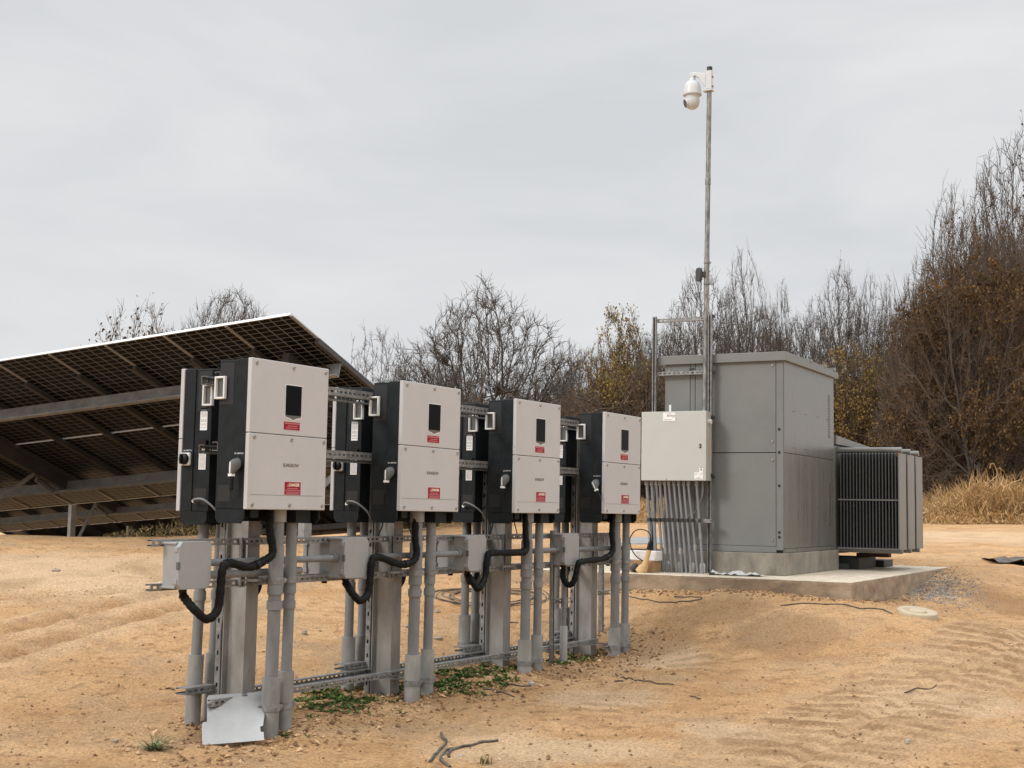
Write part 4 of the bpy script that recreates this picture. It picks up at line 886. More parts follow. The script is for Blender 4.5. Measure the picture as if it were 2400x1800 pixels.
def gen_tree(seed, h=12., prof=((.1, .3), (.35, 1), (.7, .7), (1, .05)), wide=4., n=1100, stems=1, fork=.2, up=.25, step=.36, kill=.62, twigs=2, tl=(.35, .8), leaves=0., clump=0., rough=.25, rmin=.0145, shell=.5):
    """crown grown into an uneven envelope: limbs reach for scattered points, thickness adds up from the tips"""
    rg = np.random.default_rng(seed); random.seed(seed); R = random.uniform; tw = Twigs(); tk = Twigs(); lv = []
    ph, pr = [p[0] for p in prof], [p[1] for p in prof]; A = []
    k1, k2, k3 = rg.uniform(0, 6.28, 3)
    while len(A) < n:
        f = rg.uniform(ph[0], 1); a = rg.uniform(0, 6.283); rr = rg.uniform()**shell
        env = np.interp(f, ph, pr)*(1+rough*math.sin(2*a+k1+4*f)+rough*.7*math.sin(3*a+k2-7*f)+rough*.5*math.sin(5*a+k3+11*f))
        if rg.uniform() > .25+.75*np.interp(f, ph, pr): continue
        A.append((math.cos(a)*rr*env*wide, math.sin(a)*rr*env*wide, f*h*(1+rough*.25*math.sin(3*a+k2)*(f > .7))))
    A = np.array(A); N = []; par = []; dirs = []
    for q in range(stems):
        a = q*6.283/max(1, stems)+R(-.5, .5); tilt = 0 if stems == 1 else R(.12, .32); p = np.array([math.cos(a)*.12*(stems > 1), math.sin(a)*.12*(stems > 1), -.3]); d = np.array([math.cos(a)*tilt, math.sin(a)*tilt, 1.]); d /= np.linalg.norm(d); last = -1
        for _ in range(int(fork*h/step)+2):
            N.append(p.copy()); par.append(last); dirs.append(d); last = len(N)-1; d = d+rg.normal(0, .06, 3); d /= np.linalg.norm(d); p = p+d*step
    root = np.array([0, 0, h*fork*.7]); alive = np.ones(len(A), bool); near = np.zeros(len(A), int); nd = np.full(len(A), 1e9); seen = 0
    for it in range(90):
        X = np.array(N); new = X[seen:]; idx = np.nonzero(alive)[0]
        if not len(idx) or not len(new): break
        dd = ((A[idx][:, None]-new[None])**2).sum(-1); m = dd.argmin(1); v = dd[np.arange(len(idx)), m]; b = v < nd[idx]; near[idx[b]] = seen+m[b]; nd[idx[b]] = v[b]; seen = len(N)
        alive[idx] = nd[idx] > kill*kill; idx = np.nonzero(alive)[0]
        if not len(idx): break
        acc = np.zeros((len(N), 3)); d = A[idx]-X[near[idx]]; d /= np.linalg.norm(d, axis=1)[:, None]; np.add.at(acc, near[idx], d)
        g = np.unique(near[idx])
        for k in g:
            rv = X[k]-root; rv /= np.linalg.norm(rv)+.3; v = acc[k]/(np.linalg.norm(acc[k])+1e-9)+dirs[k]*.6+rv*.55+np.array([0, 0, up])+rg.normal(0, .13, 3); v /= np.linalg.norm(v); N.append(X[k]+v*step); par.append(int(k)); dirs.append(v)
        if len(N) > 9000: break
    n_ = len(N); ch = [[] for _ in range(n_)]
    for k, p in enumerate(par):
        if p >= 0: ch[p].append(k)
    rad_ = np.zeros(n_)
    for k in range(n_-1, -1, -1): rad_[k] = max(rmin, (sum(rad_[c]**2.35 for c in ch[k]))**(1/2.35)) if ch[k] else rmin*.8
    # chains
    starts = [(k, None) for k in range(n_) if par[k] < 0]
    while starts:
        k, p = starts.pop(); chain = [] if p is None else [p]; cur = k
        while True:
            chain.append(cur)
            if not ch[cur]: break
            c = sorted(ch[cur], key=lambda q: -rad_[q]); starts += [(q, cur) for q in c[1:]]; cur = c[0]
        if len(chain) < 2: continue
        rs = [float(rad_[q]) for q in chain]
        if p is not None: rs[0] = min(rs[0], rs[1]*1.15)
        big = max(rs) > .045; (tk if big else tw).tube([tuple(N[q]) for q in chain], rs, 6 if max(rs) > .08 else (4 if big else 3))
    for k in range(n_):
        if rad_[k] < .035:
            for _ in range(twigs if ch[k] else twigs+2):
                rv = N[k]-root; rv /= np.linalg.norm(rv)+.3; d = dirs[k]*.5+rv*.45+rg.normal(0, .42, 3)+np.array([0, 0, .12]); d /= np.linalg.norm(d); L = R(*tl); p = N[k]; p1 = p+d*L*.55; p2 = p+(d+rg.normal(0, .22, 3))*L
                tw.tube([tuple(p), tuple(p1), tuple(p2)], [rmin*.8, rmin*.7, rmin*.45])
                if leaves:
                    q = math.sin(p2[0]*1.1+k1)+math.sin(p2[1]*1.2+k2)+math.sin(p2[2]*1.3+k3)+.5*math.sin(p2[0]*2.7+p2[2]*2.1)
                    if q > clump*1.6 and random.random() < leaves: lv.append(tuple(p2)); lv.append(tuple(p1+rg.normal(0, .1, 3)))
    return tk, tw, lv
def leafmesh(name, pts, size, m, seed, per=1):
    rg = np.random.default_rng(seed); P = np.repeat(np.array(pts), per, 0); n = len(P); P = P+rg.normal(0, size*1.1, P.shape)
    a = rg.normal(size=(n, 3)); a /= np.linalg.norm(a, axis=1)[:, None]; c = rg.normal(size=(n, 3)); b_ = np.cross(a, c); b_ /= np.linalg.norm(b_, axis=1)[:, None]
    s_ = size*rg.uniform(.5, 1.2, (n, 1)); V = np.stack([P-a*s_, P+b_*s_*.55, P+a*s_, P-b_*s_*.55], 1).reshape(-1, 3)
    return npmesh(name, V, np.arange(4*n).reshape(-1, 4), m)
PROTO = {}
def make_proto(key, seed, tm='twig', bm='bark', leafm=None, leaf_s=.1, per=2, **k):
    tk, tw, lv = gen_tree(seed, **k)
    T1 = npmesh('trunk', tk.V, tk.F, bm, True); T2 = npmesh('crown', tw.V, tw.F, tm, True); T3 = leafmesh('foliage', lv, leaf_s, leafm, seed, per) if (leafm and lv) else None
    hh = max(v[2] for v in tw.V); wd = np.percentile(np.abs(np.array(tw.V)[:, 0]), 95); PROTO[key] = (T1, T2, T3, hh, wd)
make_proto('oval', 31, prof=((.10, .55), (.30, 1), (.52, .97), (.72, .74), (.9, .40), (1, .12)), wide=5.4, n=3300, stems=3, fork=.16, up=.05, rough=.12, twigs=3, step=.31, kill=.46)
make_proto('bushy', 12, prof=((.12, .5), (.4, 1), (.7, .95), (.9, .65), (1, .3)), wide=5, n=2600, stems=2, fork=.22, up=.05, rough=.12, twigs=3, step=.31, kill=.46)
make_proto('spindly', 13, prof=((.2, .4), (.5, 1), (.8, .9), (1, .4)), wide=4, n=900, stems=3, fork=.2, up=.12, rough=.15, twigs=2, tl=(.3, .6), bm='bark_pale')
make_proto('tall', 14, prof=((.34, .5), (.55, 1), (.8, .75), (1, .15)), wide=3.8, n=1700, stems=1, fork=.34, up=.02, rough=.18, twigs=2, step=.31, kill=.46)
make_proto('narrow', 15, prof=((.2, .6), (.5, 1), (.8, .6), (1, .08)), wide=3.0, n=1300, stems=1, fork=.28, up=.10, twigs=3, step=.31, kill=.46)
make_proto('seedy', 16, prof=((.26, .5), (.55, 1), (.82, .8), (1, .25)), wide=3.6, n=1600, stems=1, fork=.3, up=.02, rough=.18, twigs=2, step=.31, kill=.46, leaves=.22, clump=-.3, leafm='leaf_dull', leaf_s=.07, per=1)
make_proto('gold', 17, prof=((.08, .7), (.35, 1), (.7, .85), (1, .2)), wide=4.6, n=1500, stems=3, fork=.14, up=.08, twigs=3, step=.31, kill=.5, leaves=.85, clump=-.55, leafm='leaf_gold', leaf_s=.11, per=2, tm='twig_brown')
make_proto('rust', 18, prof=((.08, .6), (.4, 1), (.75, .95), (1, .3)), wide=4.8, n=2200, stems=2, fork=.2, up=.05, twigs=3, step=.31, kill=.48, leaves=.8, clump=.42, leafm='leaf_rust', leaf_s=.10, per=4, tm='twig_brown')
make_proto('leafy', 19, prof=((.25, .5), (.55, 1), (.85, .8), (1, .35)), wide=4.4, n=800, stems=2, fork=.26, up=.1, rough=.15, twigs=2, leaves=.6, clump=-.2, leafm='leaf_dull', leaf_s=.14, per=1, tm='twig_brown')
make_proto('brushy', 20, prof=((.04, .8), (.3, 1), (.7, .85), (1, .3)), wide=4.6, n=1900, stems=5, fork=.06, up=.0, twigs=4, step=.31, kill=.48, tm='twig_brown', leaves=.03, leafm='leaf_rust', leaf_s=.08, per=1, bm='bark_pale')
def tree(key, px, top, y, half, label, group, rz=0., name='bare_tree'):
    T1, T2, T3, hh, wd = PROTO[key]; p = at_y(px, top, y); g0 = hz(p[0], p[1]); sz = (p[2]-g0)/hh
    sx = (half/FPX*y)/wd if half else sz
    o = thing(name, label, 'tree', (p[0], p[1], g0), 0, group); o.rotation_euler = (0, 0, rz); o.scale = (sx, sx, sz)
    link('trunk', T1, o); link('crown', T2, o)
    if T3: link('foliage', T3, o)
    return o
TREES = [('leafy', 335, 690, 62, 105, 'small tree with clinging brown leaves above the solar table, leftmost in the view', 1.),
 ('bushy', 548, 660, 66, 125, 'rounded bare tree just above the top edge of the solar table', .4),
 ('spindly', 885, 745, 72, 95, 'thin pale bare tree right of the solar table corner', 2.),
 ('oval', 1140, 630, 70, 235, 'largest broad bare tree in the middle, above the second and third inverters', 0.),
 ('narrow', 1335, 790, 78, 60, 'small bare tree on the right flank of the broad middle tree', .7),
 ('bushy', 1010, 830, 82, 120, 'low bare tree behind the left foot of the broad middle tree', 2.2),
 ('gold', 1465, 710, 60, 115, 'round tree with brownish yellow leaves left of the mast', 1.2),
 ('seedy', 1635, 595, 64, 85, 'bare tree with seed clusters standing behind the mast', 2.6),
 ('tall', 1738, 548, 62, 75, 'tallest bare tree right of the mast', .3),
 ('narrow', 1832, 650, 66, 50, 'thin bare tree between the mast tree and the right wood', 1.9),
 ('narrow', 1902, 690, 64, 50, 'slim bare tree above the right half of the switchgear roof', 3.1),
 ('seedy', 1968, 588, 60, 75, 'bare tree with dense upright twigs right of the switchgear', 1.1),
 ('tall', 2040, 612, 62, 70, 'bare tree just left of the rusty wood edge', 4.0),
 ('narrow', 2085, 640, 66, 55, 'slim bare tree at the dip before the right wood', 5.0),
 ('tall', 2232, 390, 44, 110, 'tall bare tree rising behind the rusty leaved tree at the right', 2.2),
 ('narrow', 2318, 345, 48, 85, 'slim tall bare tree near the right edge of the view', .9),
 ('seedy', 2378, 262, 44, 120, 'tallest bare tree touching the right edge of the view', 1.5),
 ('rust', 2275, 470, 36.5, 150, 'big tree with rusty brown leaves at the right edge of the wood', .5),
 ('rust', 2410, 450, 37, 130, 'rusty brown leaved tree cut off by the right edge', 2.5),
 ('gold', 2000, 800, 43, 120, 'low tree with golden yellow leaves right of the switchgear roof', .2),
 ('gold', 2110, 790, 42, 115, 'golden brown tree left of the rusty wood', 2.9),
 ('rust', 2165, 590, 39, 80, 'smaller rusty leaved tree at the left edge of the right wood', 3.6),
 ('gold', 1905, 845, 44, 100, 'low golden shrubby tree touching the switchgear roof corner', 4.4)]
for key, px, top, y, half, lb, rz in TREES: tree(key, px, top, y, half, lb, 'trees along the edge of the wood', rz, {'gold': 'golden_tree', 'rust': 'rusty_tree', 'leafy': 'leafy_tree'}.get(key, 'bare_tree'))
rnd = random.Random(21)
for i, (px, top, half) in enumerate(((2160, 640, 90), (2215, 560, 100), (2270, 600, 110), (2330, 520, 110), (2390, 560, 120), (2450, 500, 120), (2190, 760, 110), (2300, 740, 120), (2420, 720, 130))):
    tree(('bushy', 'oval', 'brushy')[i % 3], px, top, 40.5+(i*1.7) % 4, half, 'dense brown twiggy tree in the tangle at the right edge of the wood', 'dense twiggy trees at the right edge', i*1.1)
# the wood behind: more trees that nothing tells apart
keys = ['bushy', 'tall', 'narrow', 'seedy', 'brushy', 'brushy', 'spindly', 'narrow']
sil = [(1280, 850), (1340, 830), (1400, 770), (1500, 740), (1600, 690), (1700, 690), (1800, 690), (1900, 720), (2000, 680), (2100, 690), (2200, 600), (2300, 500), (2400, 440), (2600, 400)]
for i in range(30):
    px = 1290+i*(1250/30)+rnd.uniform(-15, 15); s0 = np.interp(px, [a for a, _ in sil], [c for _, c in sil]); y = rnd.uniform(66, 92) if px < 2050 else rnd.uniform(48, 66)
    tree(keys[rnd.randrange(8)], px, s0+rnd.uniform(20, 130), y, rnd.uniform(60, 105), 'bare tree standing deep in the brown wood at the right', 'bare trees deep in the wood', rnd.uniform(0, 6.28))
for i in range(20):
    px = 900+i*(1500/20)+rnd.uniform(-20, 20); y = rnd.uniform(50, 62) if px < 2000 else rnd.uniform(41, 46); top = np.interp(px, [900, 1100, 1350, 1500, 1900, 2150, 2400], [1010, 900, 905, 850, 860, 830, 740])+rnd.uniform(-30, 50)
    tree('brushy', px, top, y, rnd.uniform(70, 110), 'low twiggy brown thicket tree at the foot of the wood', 'thicket trees at the foot of the wood', rnd.uniform(0, 6.28), 'thicket_tree')
for i, (px, top) in enumerate(((935, 880), (1060, 860), (1270, 835), (1385, 800), (1545, 760), (1780, 700), (1880, 720))):
    tree('bushy', px, top, 80+(i*3) % 7, 95, 'bare tree standing deep in the brown wood at the right' if px > 1290 else 'low bare tree filling the tree line behind the middle inverters', 'bare trees deep in the wood' if px > 1290 else 'low bare trees behind the middle inverters', i*1.3)
for i, px in enumerate((640, 760, 960)):
    tree('brushy', px, 1060, 95, 90, 'low distant scrub tree behind the solar tables', 'distant scrub trees', i*1.7, 'scrub_tree')
# brush: a mass of thin sticks
def sticks(n, seed, gen, m, name, wid=(.012, .03)):
    rg = np.random.default_rng(seed); P0, D, L, Wd = gen(rg, n)
    mid = P0+D*L[:, None]*.55+rg.normal(0, .06, (n, 3))*L[:, None]; P2 = P0+D*L[:, None]+rg.normal(0, .12, (n, 3))*L[:, None]
    sd = np.cross(D, rg.normal(size=(n, 3))); sd /= np.linalg.norm(sd, axis=1)[:, None]; w = Wd[:, None]
    V = np.stack([P0-sd*w, P0+sd*w, mid+sd*w*.7, mid-sd*w*.7, P2], 1).reshape(-1, 3); k = np.arange(n)*5
    F4 = np.stack([k, k+1, k+2, k+3], 1); F3 = np.stack([k+3, k+2, k+4, k+4], 1)
    me = bpy.data.meshes.new(name); V = V.astype(np.float32)
    me.vertices.add(len(V)); me.vertices.foreach_set('co', V.ravel())
    idx = np.concatenate([F4, F3[:, :3]], 1).astype(np.int32).ravel(); me.loops.add(len(idx)); me.loops.foreach_set('vertex_index', idx)
    ls = (np.arange(n)[:, None]*7+np.array([0, 4])).astype(np.int32).ravel(); lt = np.tile(np.array([4, 3], np.int32), n)
    me.polygons.add(2*n); me.polygons.foreach_set('loop_start', ls); me.polygons.foreach_set('loop_total', lt); me.materials.append(MATS[m]); me.update(); me.validate()
    return link(name, me)
def band(pxs, ys, hts, yj, spread=.5, wd=(.012, .03), lr=(.5, 1.)):
    def g(rg, n):
        px = rg.uniform(pxs[0], pxs[-1], n); y = np.interp(px, pxs, ys)+rg.uniform(0, yj, n); x = (px-1200)/FPX*y
        z = H(x, y); hh = np.interp(px, pxs, hts)*(1+.9*vnoise(x, y, .8, 71)+.5*vnoise(x, y, 2.5, 72)); u_ = rg.uniform(0, 1, n)**1.3
        P = np.stack([x, y, z+hh*u_*.75], 1); d = np.stack([rg.normal(0, spread, n), rg.normal(0, spread, n), np.abs(rg.normal(.7, .35, n))], 1); d /= np.linalg.norm(d, axis=1)[:, None]
        return P, d, hh*rg.uniform(*lr, n)*.4, rg.uniform(*wd, n)
    return g
tag(sticks(42000, 1, band([850, 1000, 1130, 1300, 1500, 1800, 2150, 2300, 2700], [62, 60, 56, 54, 52, 46, 41, 40, 39], [3.0, 4.2, 5.8, 5.6, 5.6, 5.2, 5.4, 5.2, 5.4], 14, 1.0, (.010, .030)), 'brush_sticks', 'undergrowth'), 'dense tangle of brown brushwood filling the foot of the wood', 'undergrowth', kind='stuff')
tag(sticks(9000, 7, band([400, 620, 860, 1000], [80, 80, 78, 75], [2.0, 2.4, 2.4, 3.4], 14, .6, (.015, .035)), 'brush_sticks', 'distant_brush'), 'low line of brown brush far behind the solar tables', 'undergrowth', kind='stuff')
tag(sticks(60000, 2, band([1380, 1500, 2080, 2150, 2230, 2300, 2400, 2700], [33, 33, 33, 33, 32.5, 32, 32, 32], [.42, .52, .62, .66, .80, .90, .92, .95], 4.5, .55, (.006, .013), (.5, 1.1)), 'dry_grass', 'tall_grass'), 'bank of tall dry golden grass behind the radiators', 'grass', kind='stuff')
tag(sticks(6000, 3, band([1040, 1200, 1400], [34, 34, 34], [.35, .45, .5], 3, .6, (.006, .014), (.5, 1.1)), 'scrub_grass', 'scrub_grass'), 'low olive scrub grass seen under the middle inverters', 'grass', kind='stuff')
tag(sticks(800, 4, band([255, 300, 420, 520], [18.4, 18.2, 17.9, 17.7], [.05, .10, .22, .16], .8, .7, (.003, .007), (.6, 1.3)), 'scrub_grass', 'scrub_grass'), 'dry scrubby grass along the crest in front of the solar tables', 'grass', kind='stuff')
tag(sticks(5000, 9, band([1400, 2100, 2400, 2700], [31.2, 31.2, 30.4, 30.4], [.22, .25, .30, .30], 2.2, .8, (.005, .010), (.5, 1.3)), 'dry_grass', 'short_grass'), 'sparse short dry grass in front of the tall grass bank', 'grass', kind='stuff')
# a tall drooping reed above the grass bank
q = at_y(2352, 1160, 34); zr_ = hz(q[0], q[1]); b = MB()
b.tube(smooth([(q[0], q[1], zr_), (q[0]-.06, q[1], zr_+.9), (q[0]-.2, q[1], zr_+1.45), (q[0]-.30, q[1], zr_+1.52), (q[0]-.34, q[1], zr_+1.4)], 6), .012, 6)
rd_ = thing('reed', 'tall pale drooping reed sticking out of the golden grass bank', 'reed', (0, 0, 0)); b.build('stem', 'dry_grass', rd_)
b = MB()
for (u_, w_) in ((-.06, .9), (-.12, 1.15), (-.18, 1.38)):
    p0 = Vector((q[0]+u_, q[1], zr_+w_)); b.add([p0, p0+Vector((.10, 0, .06)), p0+Vector((.24, .02, -.08)), p0+Vector((.10, .01, .02))], [(0, 1, 2, 3)])
b.build('leaves', 'dry_grass', rd_)

# ---------------------------------------------------------------- ground litter
def leaves_patch(n, seed, spots, m, name, ln=(.018, .048), upv=1.0):
    rg = np.random.default_rng(seed); V = []; F = []
    for (px, py, rx, ry, k) in spots:
        c = gp(px, py)
        for _ in range(int(k*.72)):
            r = 1.2*rg.uniform()**.6; a = rg.uniform(0, 6.283); x = c[0]+math.cos(a)*r*rx; y = c[1]+math.sin(a)*r*ry
            if float(vnoise(np.array([x]), np.array([y]), 7, 77)[0]) < -.10: continue
            z = hz(x, y); nb = rg.integers(5, 9); sc = rg.uniform(.6, 1.3)
            for j in range(nb):
                b_ = 6.283*j/nb+rg.uniform(-.4, .4); L = rg.uniform(*ln)*sc; e = rg.uniform(.15, upv); d = np.array([math.cos(b_)*math.cos(e), math.sin(b_)*math.cos(e), math.sin(e)]); s_ = np.array([-math.sin(b_), math.cos(b_), 0])*L*rg.uniform(.14, .26)
                p = np.array([x, y, z-.004]); o = len(V); mid = p+d*L*.55+np.array([0, 0, L*.1]); V += [p, mid-s_, p+d*L-np.array([0, 0, L*.08]), mid+s_]; F.append((o, o+1, o+2, o+3))
    return link(name, npmesh(name, np.array(V), np.array(F), m))
tag(leaves_patch(0, 3, [(700, 1672, .16, .14, 60), (760, 1650, .28, .26, 240), (820, 1628, .32, .3, 280), (900, 1632, .18, .18, 90), (1010, 1612, .25, .28, 160), (1070, 1600, .34, .36, 320), (1130, 1575, .3, .34, 240), (1210, 1572, .14, .18, 60), (1290, 1552, .16, .22, 110), (1340, 1545, .16, .25, 130), (1395, 1532, .1, .12, 25), (870, 1668, .18, .08, 40), (800, 1670, .12, .06, 24), (685, 1722, .09, .05, 26)], 'weed_green', 'weeds'), 'patches of low green weeds growing along the foot of the rack', 'weeds', kind='stuff')
tag(leaves_patch(0, 13, [(760, 1652, .35, .3, 60), (830, 1632, .35, .3, 60), (1070, 1600, .4, .36, 80), (1000, 1615, .3, .3, 40), (1320, 1548, .25, .3, 40)], 'scrub_grass', 'dead_leaves', (.02, .05), .5), 'dead tan leaves among the green weeds', 'leaves', kind='stuff')
def tuft(px, py, n, L, m, label, seed, flat=.5):
    rg = random.Random(seed); c = gp(px, py); b = MB()
    for i in range(n):
        a = rg.uniform(0, 6.283); e = rg.uniform(flat*.4, 1.45 if flat > .3 else .75); l = L*rg.uniform(.4, 1); d = Vector((math.cos(a)*math.cos(e), math.sin(a)*math.cos(e), math.sin(e))); s_ = Vector((-math.sin(a), math.cos(a), 0))*.0035
        p = Vector((c[0], c[1], c[2]-.004))+Vector((rg.gauss(0, L*.14), rg.gauss(0, L*.14), 0)); mid = p+d*l*.6; t_ = p+d*l-Vector((0, 0, l*.14)); b.add([p-s_, p+s_, mid+s_*.8, mid-s_*.8, t_], [(0, 1, 2, 3), (3, 2, 4)])
    return tag(b.build('grass_tuft', m), label, 'grass tuft')
tuft(362, 1758, 110, .17, 'tuft_green', 'green grass tuft in the dirt at the bottom left', 1, .1)
tuft(1137, 1790, 30, .10, 'scrub_grass', 'small dry grass tuft near the bottom edge, beside the cut cable', 2, .8)
def ground_cable(pxs, r, name, mt, label, cat='cable', group=None, lift=.0):
    P = [gp(*p) for p in pxs]; q = smooth(P, 6); q = [(p[0], p[1], hz(p[0], p[1])+r*.8+lift) for p in q]
    return tag(MB().tube(q, r, 8).build(name, mt), label, cat, group)
ground_cable([(1007, 1788), (1025, 1766), (1044, 1747), (1045, 1737), (1034, 1724)], .0085, 'cable_offcut', 'tarp_dark', 'short bent grey cable offcut near the bottom edge, left of the longer one')
ground_cable([(1055, 1800), (1036, 1788), (1034, 1776), (1048, 1760), (1085, 1754), (1125, 1742), (1168, 1738)], .0085, 'cable_offcut', 'tarp_dark', 'longer hooked grey cable offcut near the bottom edge')
ground_cable([(1053, 1778), (1051, 1770), (1060, 1759), (1075, 1756)], .0080, 'cable_offcut', 'tarp_dark', 'short hooked cable end lying against the longer cable offcut')
ground_cable([(1443, 1582), (1480, 1592), (1520, 1598), (1578, 1606)], .0062, 'ground_cable', 'tarp_dark', 'thin dark cable lying on the pale dirt right of the rack')
ground_cable([(1460, 1397), (1500, 1406), (1555, 1413), (1610, 1411), (1645, 1404), (1625, 1400), (1580, 1400)], .0062, 'ground_cable', 'tarp_dark', 'looped dark cable on the dirt in front of the pad')
ground_cable([(1830, 1421), (1900, 1417), (1990, 1421), (2050, 1428), (2092, 1441)], .0062, 'ground_cable', 'tarp_dark', 'long dark cable on the dirt leading to the round concrete cap')
ground_cable([(1125, 1618), (1160, 1622), (1205, 1636)], .006, 'ground_cable', 'tarp_dark', 'short dark cable in the dirt right of the second post')
ground_cable([(1172, 1603), (1205, 1607), (1245, 1608)], .0055, 'ground_cable', 'tarp_dark', 'short dark cable in the dirt below the third pair of conduits')
P = []
c = gp(1150, 1405)
for i in range(70):
    a = i*.62; r = .42+.10*math.sin(i*.37); x, y = c[0]+math.cos(a)*r*1.2, c[1]+math.sin(a)*r*.8; P.append((x, y, hz(x, y)+.008+.004*(i % 4)))
tag(MB().tube(smooth(P, 3), .0045, 6).build('cable_coil', 'tarp_dark'), 'loose coil of thin dark wire on the dirt behind the rack', 'cable')
def stone(px, py, s_, label, seed, mt='rock', sq=(1, .8, .6)):
    rg = np.random.default_rng(seed); c = gp(px, py); V = []; F = []
    import bmesh
    bm = bmesh.new(); bmesh.ops.create_icosphere(bm, subdivisions=2, radius=1)
    for v in bm.verts:
        k = 1+.22*math.sin(v.co.x*3+seed)+.18*math.sin(v.co.y*4+seed*2)+.15*math.sin(v.co.z*5+seed*3)+rg.uniform(-.07, .07); v.co = Vector((v.co.x*sq[0], v.co.y*sq[1], v.co.z*sq[2]))*k*s_
    me = bpy.data.meshes.new('stone'); bm.to_mesh(me); bm.free(); me.materials.append(MATS[mt]); o = link('stone', me); o.location = (c[0], c[1], c[2]+s_*.25); return tag(o, label, 'stone')
stone(713, 1487, .032, 'small brown stone on the dirt right of the first conduits', 1)
stone(1246, 1606, .034, 'pale grey stone at the foot of the third pair of conduits', 2, 'pale_rock')
stone(1026, 1436, .034, 'brown stone on the dirt between the second and third posts', 3)
stone(1028, 1500, .035, 'low brown stone in front of the second pair of conduits', 4)
stone(132, 1339, .04, 'dark stone alone on the dirt at the far left', 5)
stone(268, 1741, .022, 'small dark stone near the bottom left grass tuft', 6)
stone(1080, 1773, .014, 'small pale stone beside the hooked cable offcuts', 7, 'pale_rock')
stone(2128, 1745, .018, 'pale stone on the dirt in the lower right tracks', 8, 'pale_rock')
stone(953, 1470, .025, 'brown stone between the second post and its conduits', 9)
c = gp(2372, 1322); b = MB(); rnd = random.Random(3); vs = [(c[0]+(i*.16-.3), c[1]+j*.2-.3, c[2]+.02+abs(rnd.gauss(0, .05))) for i in range(9) for j in range(5)]
b.add(vs, [(i*5+j, (i+1)*5+j, (i+1)*5+j+1, i*5+j+1) for i in range(8) for j in range(4)]); tag(b.build('dark_tarp', 'tarp_dark'), 'crumpled dark sheet lying on the dirt at the right edge', 'tarp')
# sticks
for i, (a, c_, lb) in enumerate((((1440, 1598), (1460, 1598), 'short dark stick on the pale dirt right of the rack'), ((2120, 1626), (2195, 1608), 'twig lying beside the vehicle tracks at the right'), ((388, 1617), (408, 1617), 'short twig on the dirt left of the nearest conduits'), ((1618, 1634), (1642, 1640), 'short dark twig on the dirt in the lower middle'), ((1190, 1462), (1215, 1461), 'thin twig on the dirt behind the third post'))):
    ground_cable([a, ((a[0]+c_[0])/2, (a[1]+c_[1])/2-1), c_], .0055, 'twig', 'twig_brown', lb, 'twig')
# clods and pebbles: thousands of small lumps
def lumps(n, seed, gen, smin, smax, m, name, label, cat):
    rg = np.random.default_rng(seed); x, y = gen(rg, n); z = H(x, y); s_ = smin*(smax/smin)**(rg.uniform(0, 1, n)**2.2)
    base = np.array([(1, 0, 0), (-1, 0, 0), (0, 1, 0), (0, -1, 0), (0, 0, 1), (0, 0, -1)], float); F0 = np.array([(0, 2, 4), (2, 1, 4), (1, 3, 4), (3, 0, 4), (2, 0, 5), (1, 2, 5), (3, 1, 5), (0, 3, 5)])
    Vv = base[None]*rg.uniform(.55, 1.25, (n, 6, 1)); a = rg.uniform(0, 6.283, n); ca, sa = np.cos(a)[:, None], np.sin(a)[:, None]
    X = Vv[..., 0]*ca-Vv[..., 1]*sa*.7; Y_ = Vv[..., 0]*sa+Vv[..., 1]*ca*.7; Zz = Vv[..., 2]*.6+X*rg.normal(0, .25, (n, 1))
    V = np.stack([X*s_[:, None]+x[:, None], Y_*s_[:, None]+y[:, None], Zz*s_[:, None]+(z+s_*.15)[:, None]], -1).reshape(-1, 3)
    F = (F0[None]+(np.arange(n)*6)[:, None, None]).reshape(-1, 3)
    return tag(link(name, npmesh(name, V, F, m)), label, cat, kind='stuff')
def g_all(rg, n):
    px = rg.uniform(-250, 2650, n); d = 1/rg.uniform(1/20., 1/6.6, n); x = (px-1200)/FPX*d; k = vnoise(x, d, 1.3, 55)+.5*vnoise(x, d, 4, 56) > -.12; k |= rg.uniform(size=n) < .25; return x[k], d[k]
def lumps_f(n, seed, gen, *a):
    rg = np.random.default_rng(seed+100); x, y = gen(rg, n); return lumps(len(x), seed, lambda r, q: (x, y), *a)
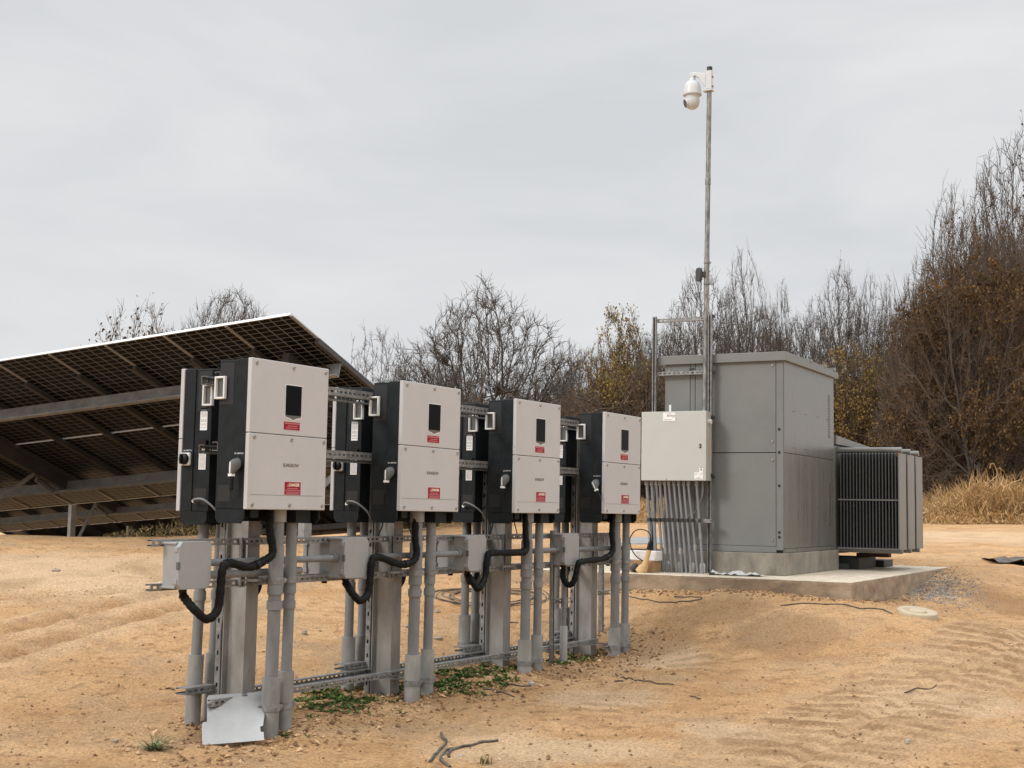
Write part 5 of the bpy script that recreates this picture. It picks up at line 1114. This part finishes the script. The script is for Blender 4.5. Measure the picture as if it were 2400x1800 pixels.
lumps_f(10500, 1, g_all, .004, .020, 'clod', 'dirt_clods', 'small clods and pebbles scattered over the tan dirt', 'clods')
def g_row(rg, n):
    s = rg.uniform(-.5, 5.9, n); t_ = rg.normal(.12, .30, n); q = RO[None]+RU[None]*s[:, None]+RN[None]*t_[:, None]; return q[:, 0], q[:, 1]
lumps_f(3600, 2, g_row, .006, .034, 'clod', 'dirt_clods', 'heaped clods of dug soil along the foot of the rack', 'clods')
def g_base(rg, n):
    c = np.array([(s_, .12) for s_ in AS]+[(s_, .13) for s_ in BS]+[(.3+1.55*k, .655) for k in range(4)]+[(.46+1.55*k, .655) for k in range(4)]+[(s_+.055, .38) for s_ in PS]+[(4.29, .2)]); i = rg.integers(0, len(c), n); r = np.abs(rg.normal(0, .09, n))+.05; a = rg.uniform(0, 6.283, n)
    q = RO[None]+RU[None]*(c[i, 0]+np.cos(a)*r)[:, None]+RN[None]*(c[i, 1]+np.sin(a)*r)[:, None]; return q[:, 0], q[:, 1]
lumps_f(2600, 6, g_base, .006, .030, 'clod', 'dirt_clods', 'crumbled soil gathered round the feet of posts and conduits', 'clods')
def g_edge(rg, n):
    u_ = rg.uniform(0, 1, n); k = rg.uniform(size=n) < .75; xx = np.where(k, -2.75+u_*3.75, .95+np.abs(rg.normal(0, .10, n))); yy = np.where(k, -.80-np.abs(rg.normal(0, .09, n)), -.8+u_*3.5)
    q = EO[None]+EX[None]*xx[:, None]+EY[None]*yy[:, None]; return q[:, 0], q[:, 1]
lumps_f(1500, 3, g_edge, .006, .030, 'clod', 'dirt_clods', 'soil clods banked against the edge of the pad', 'clods')
def g_gravel(rg, n):
    u_ = rg.normal(0, 1, n); v_ = rg.normal(0, 1, n); c = gp(2175, 1375); x = c[0]+u_*.30+v_*.14; y = c[1]+v_*.60; a = gp(2090, 1372); k = rg.uniform(size=n) < .3; x = np.where(k, a[0]+u_*.18, x); y = np.where(k, a[1]+v_*.22, y); return x, y
lumps_f(6500, 4, g_gravel, .008, .020, 'gravel', 'gravel', 'patch of crushed blue grey gravel at the right corner of the pad', 'gravel')
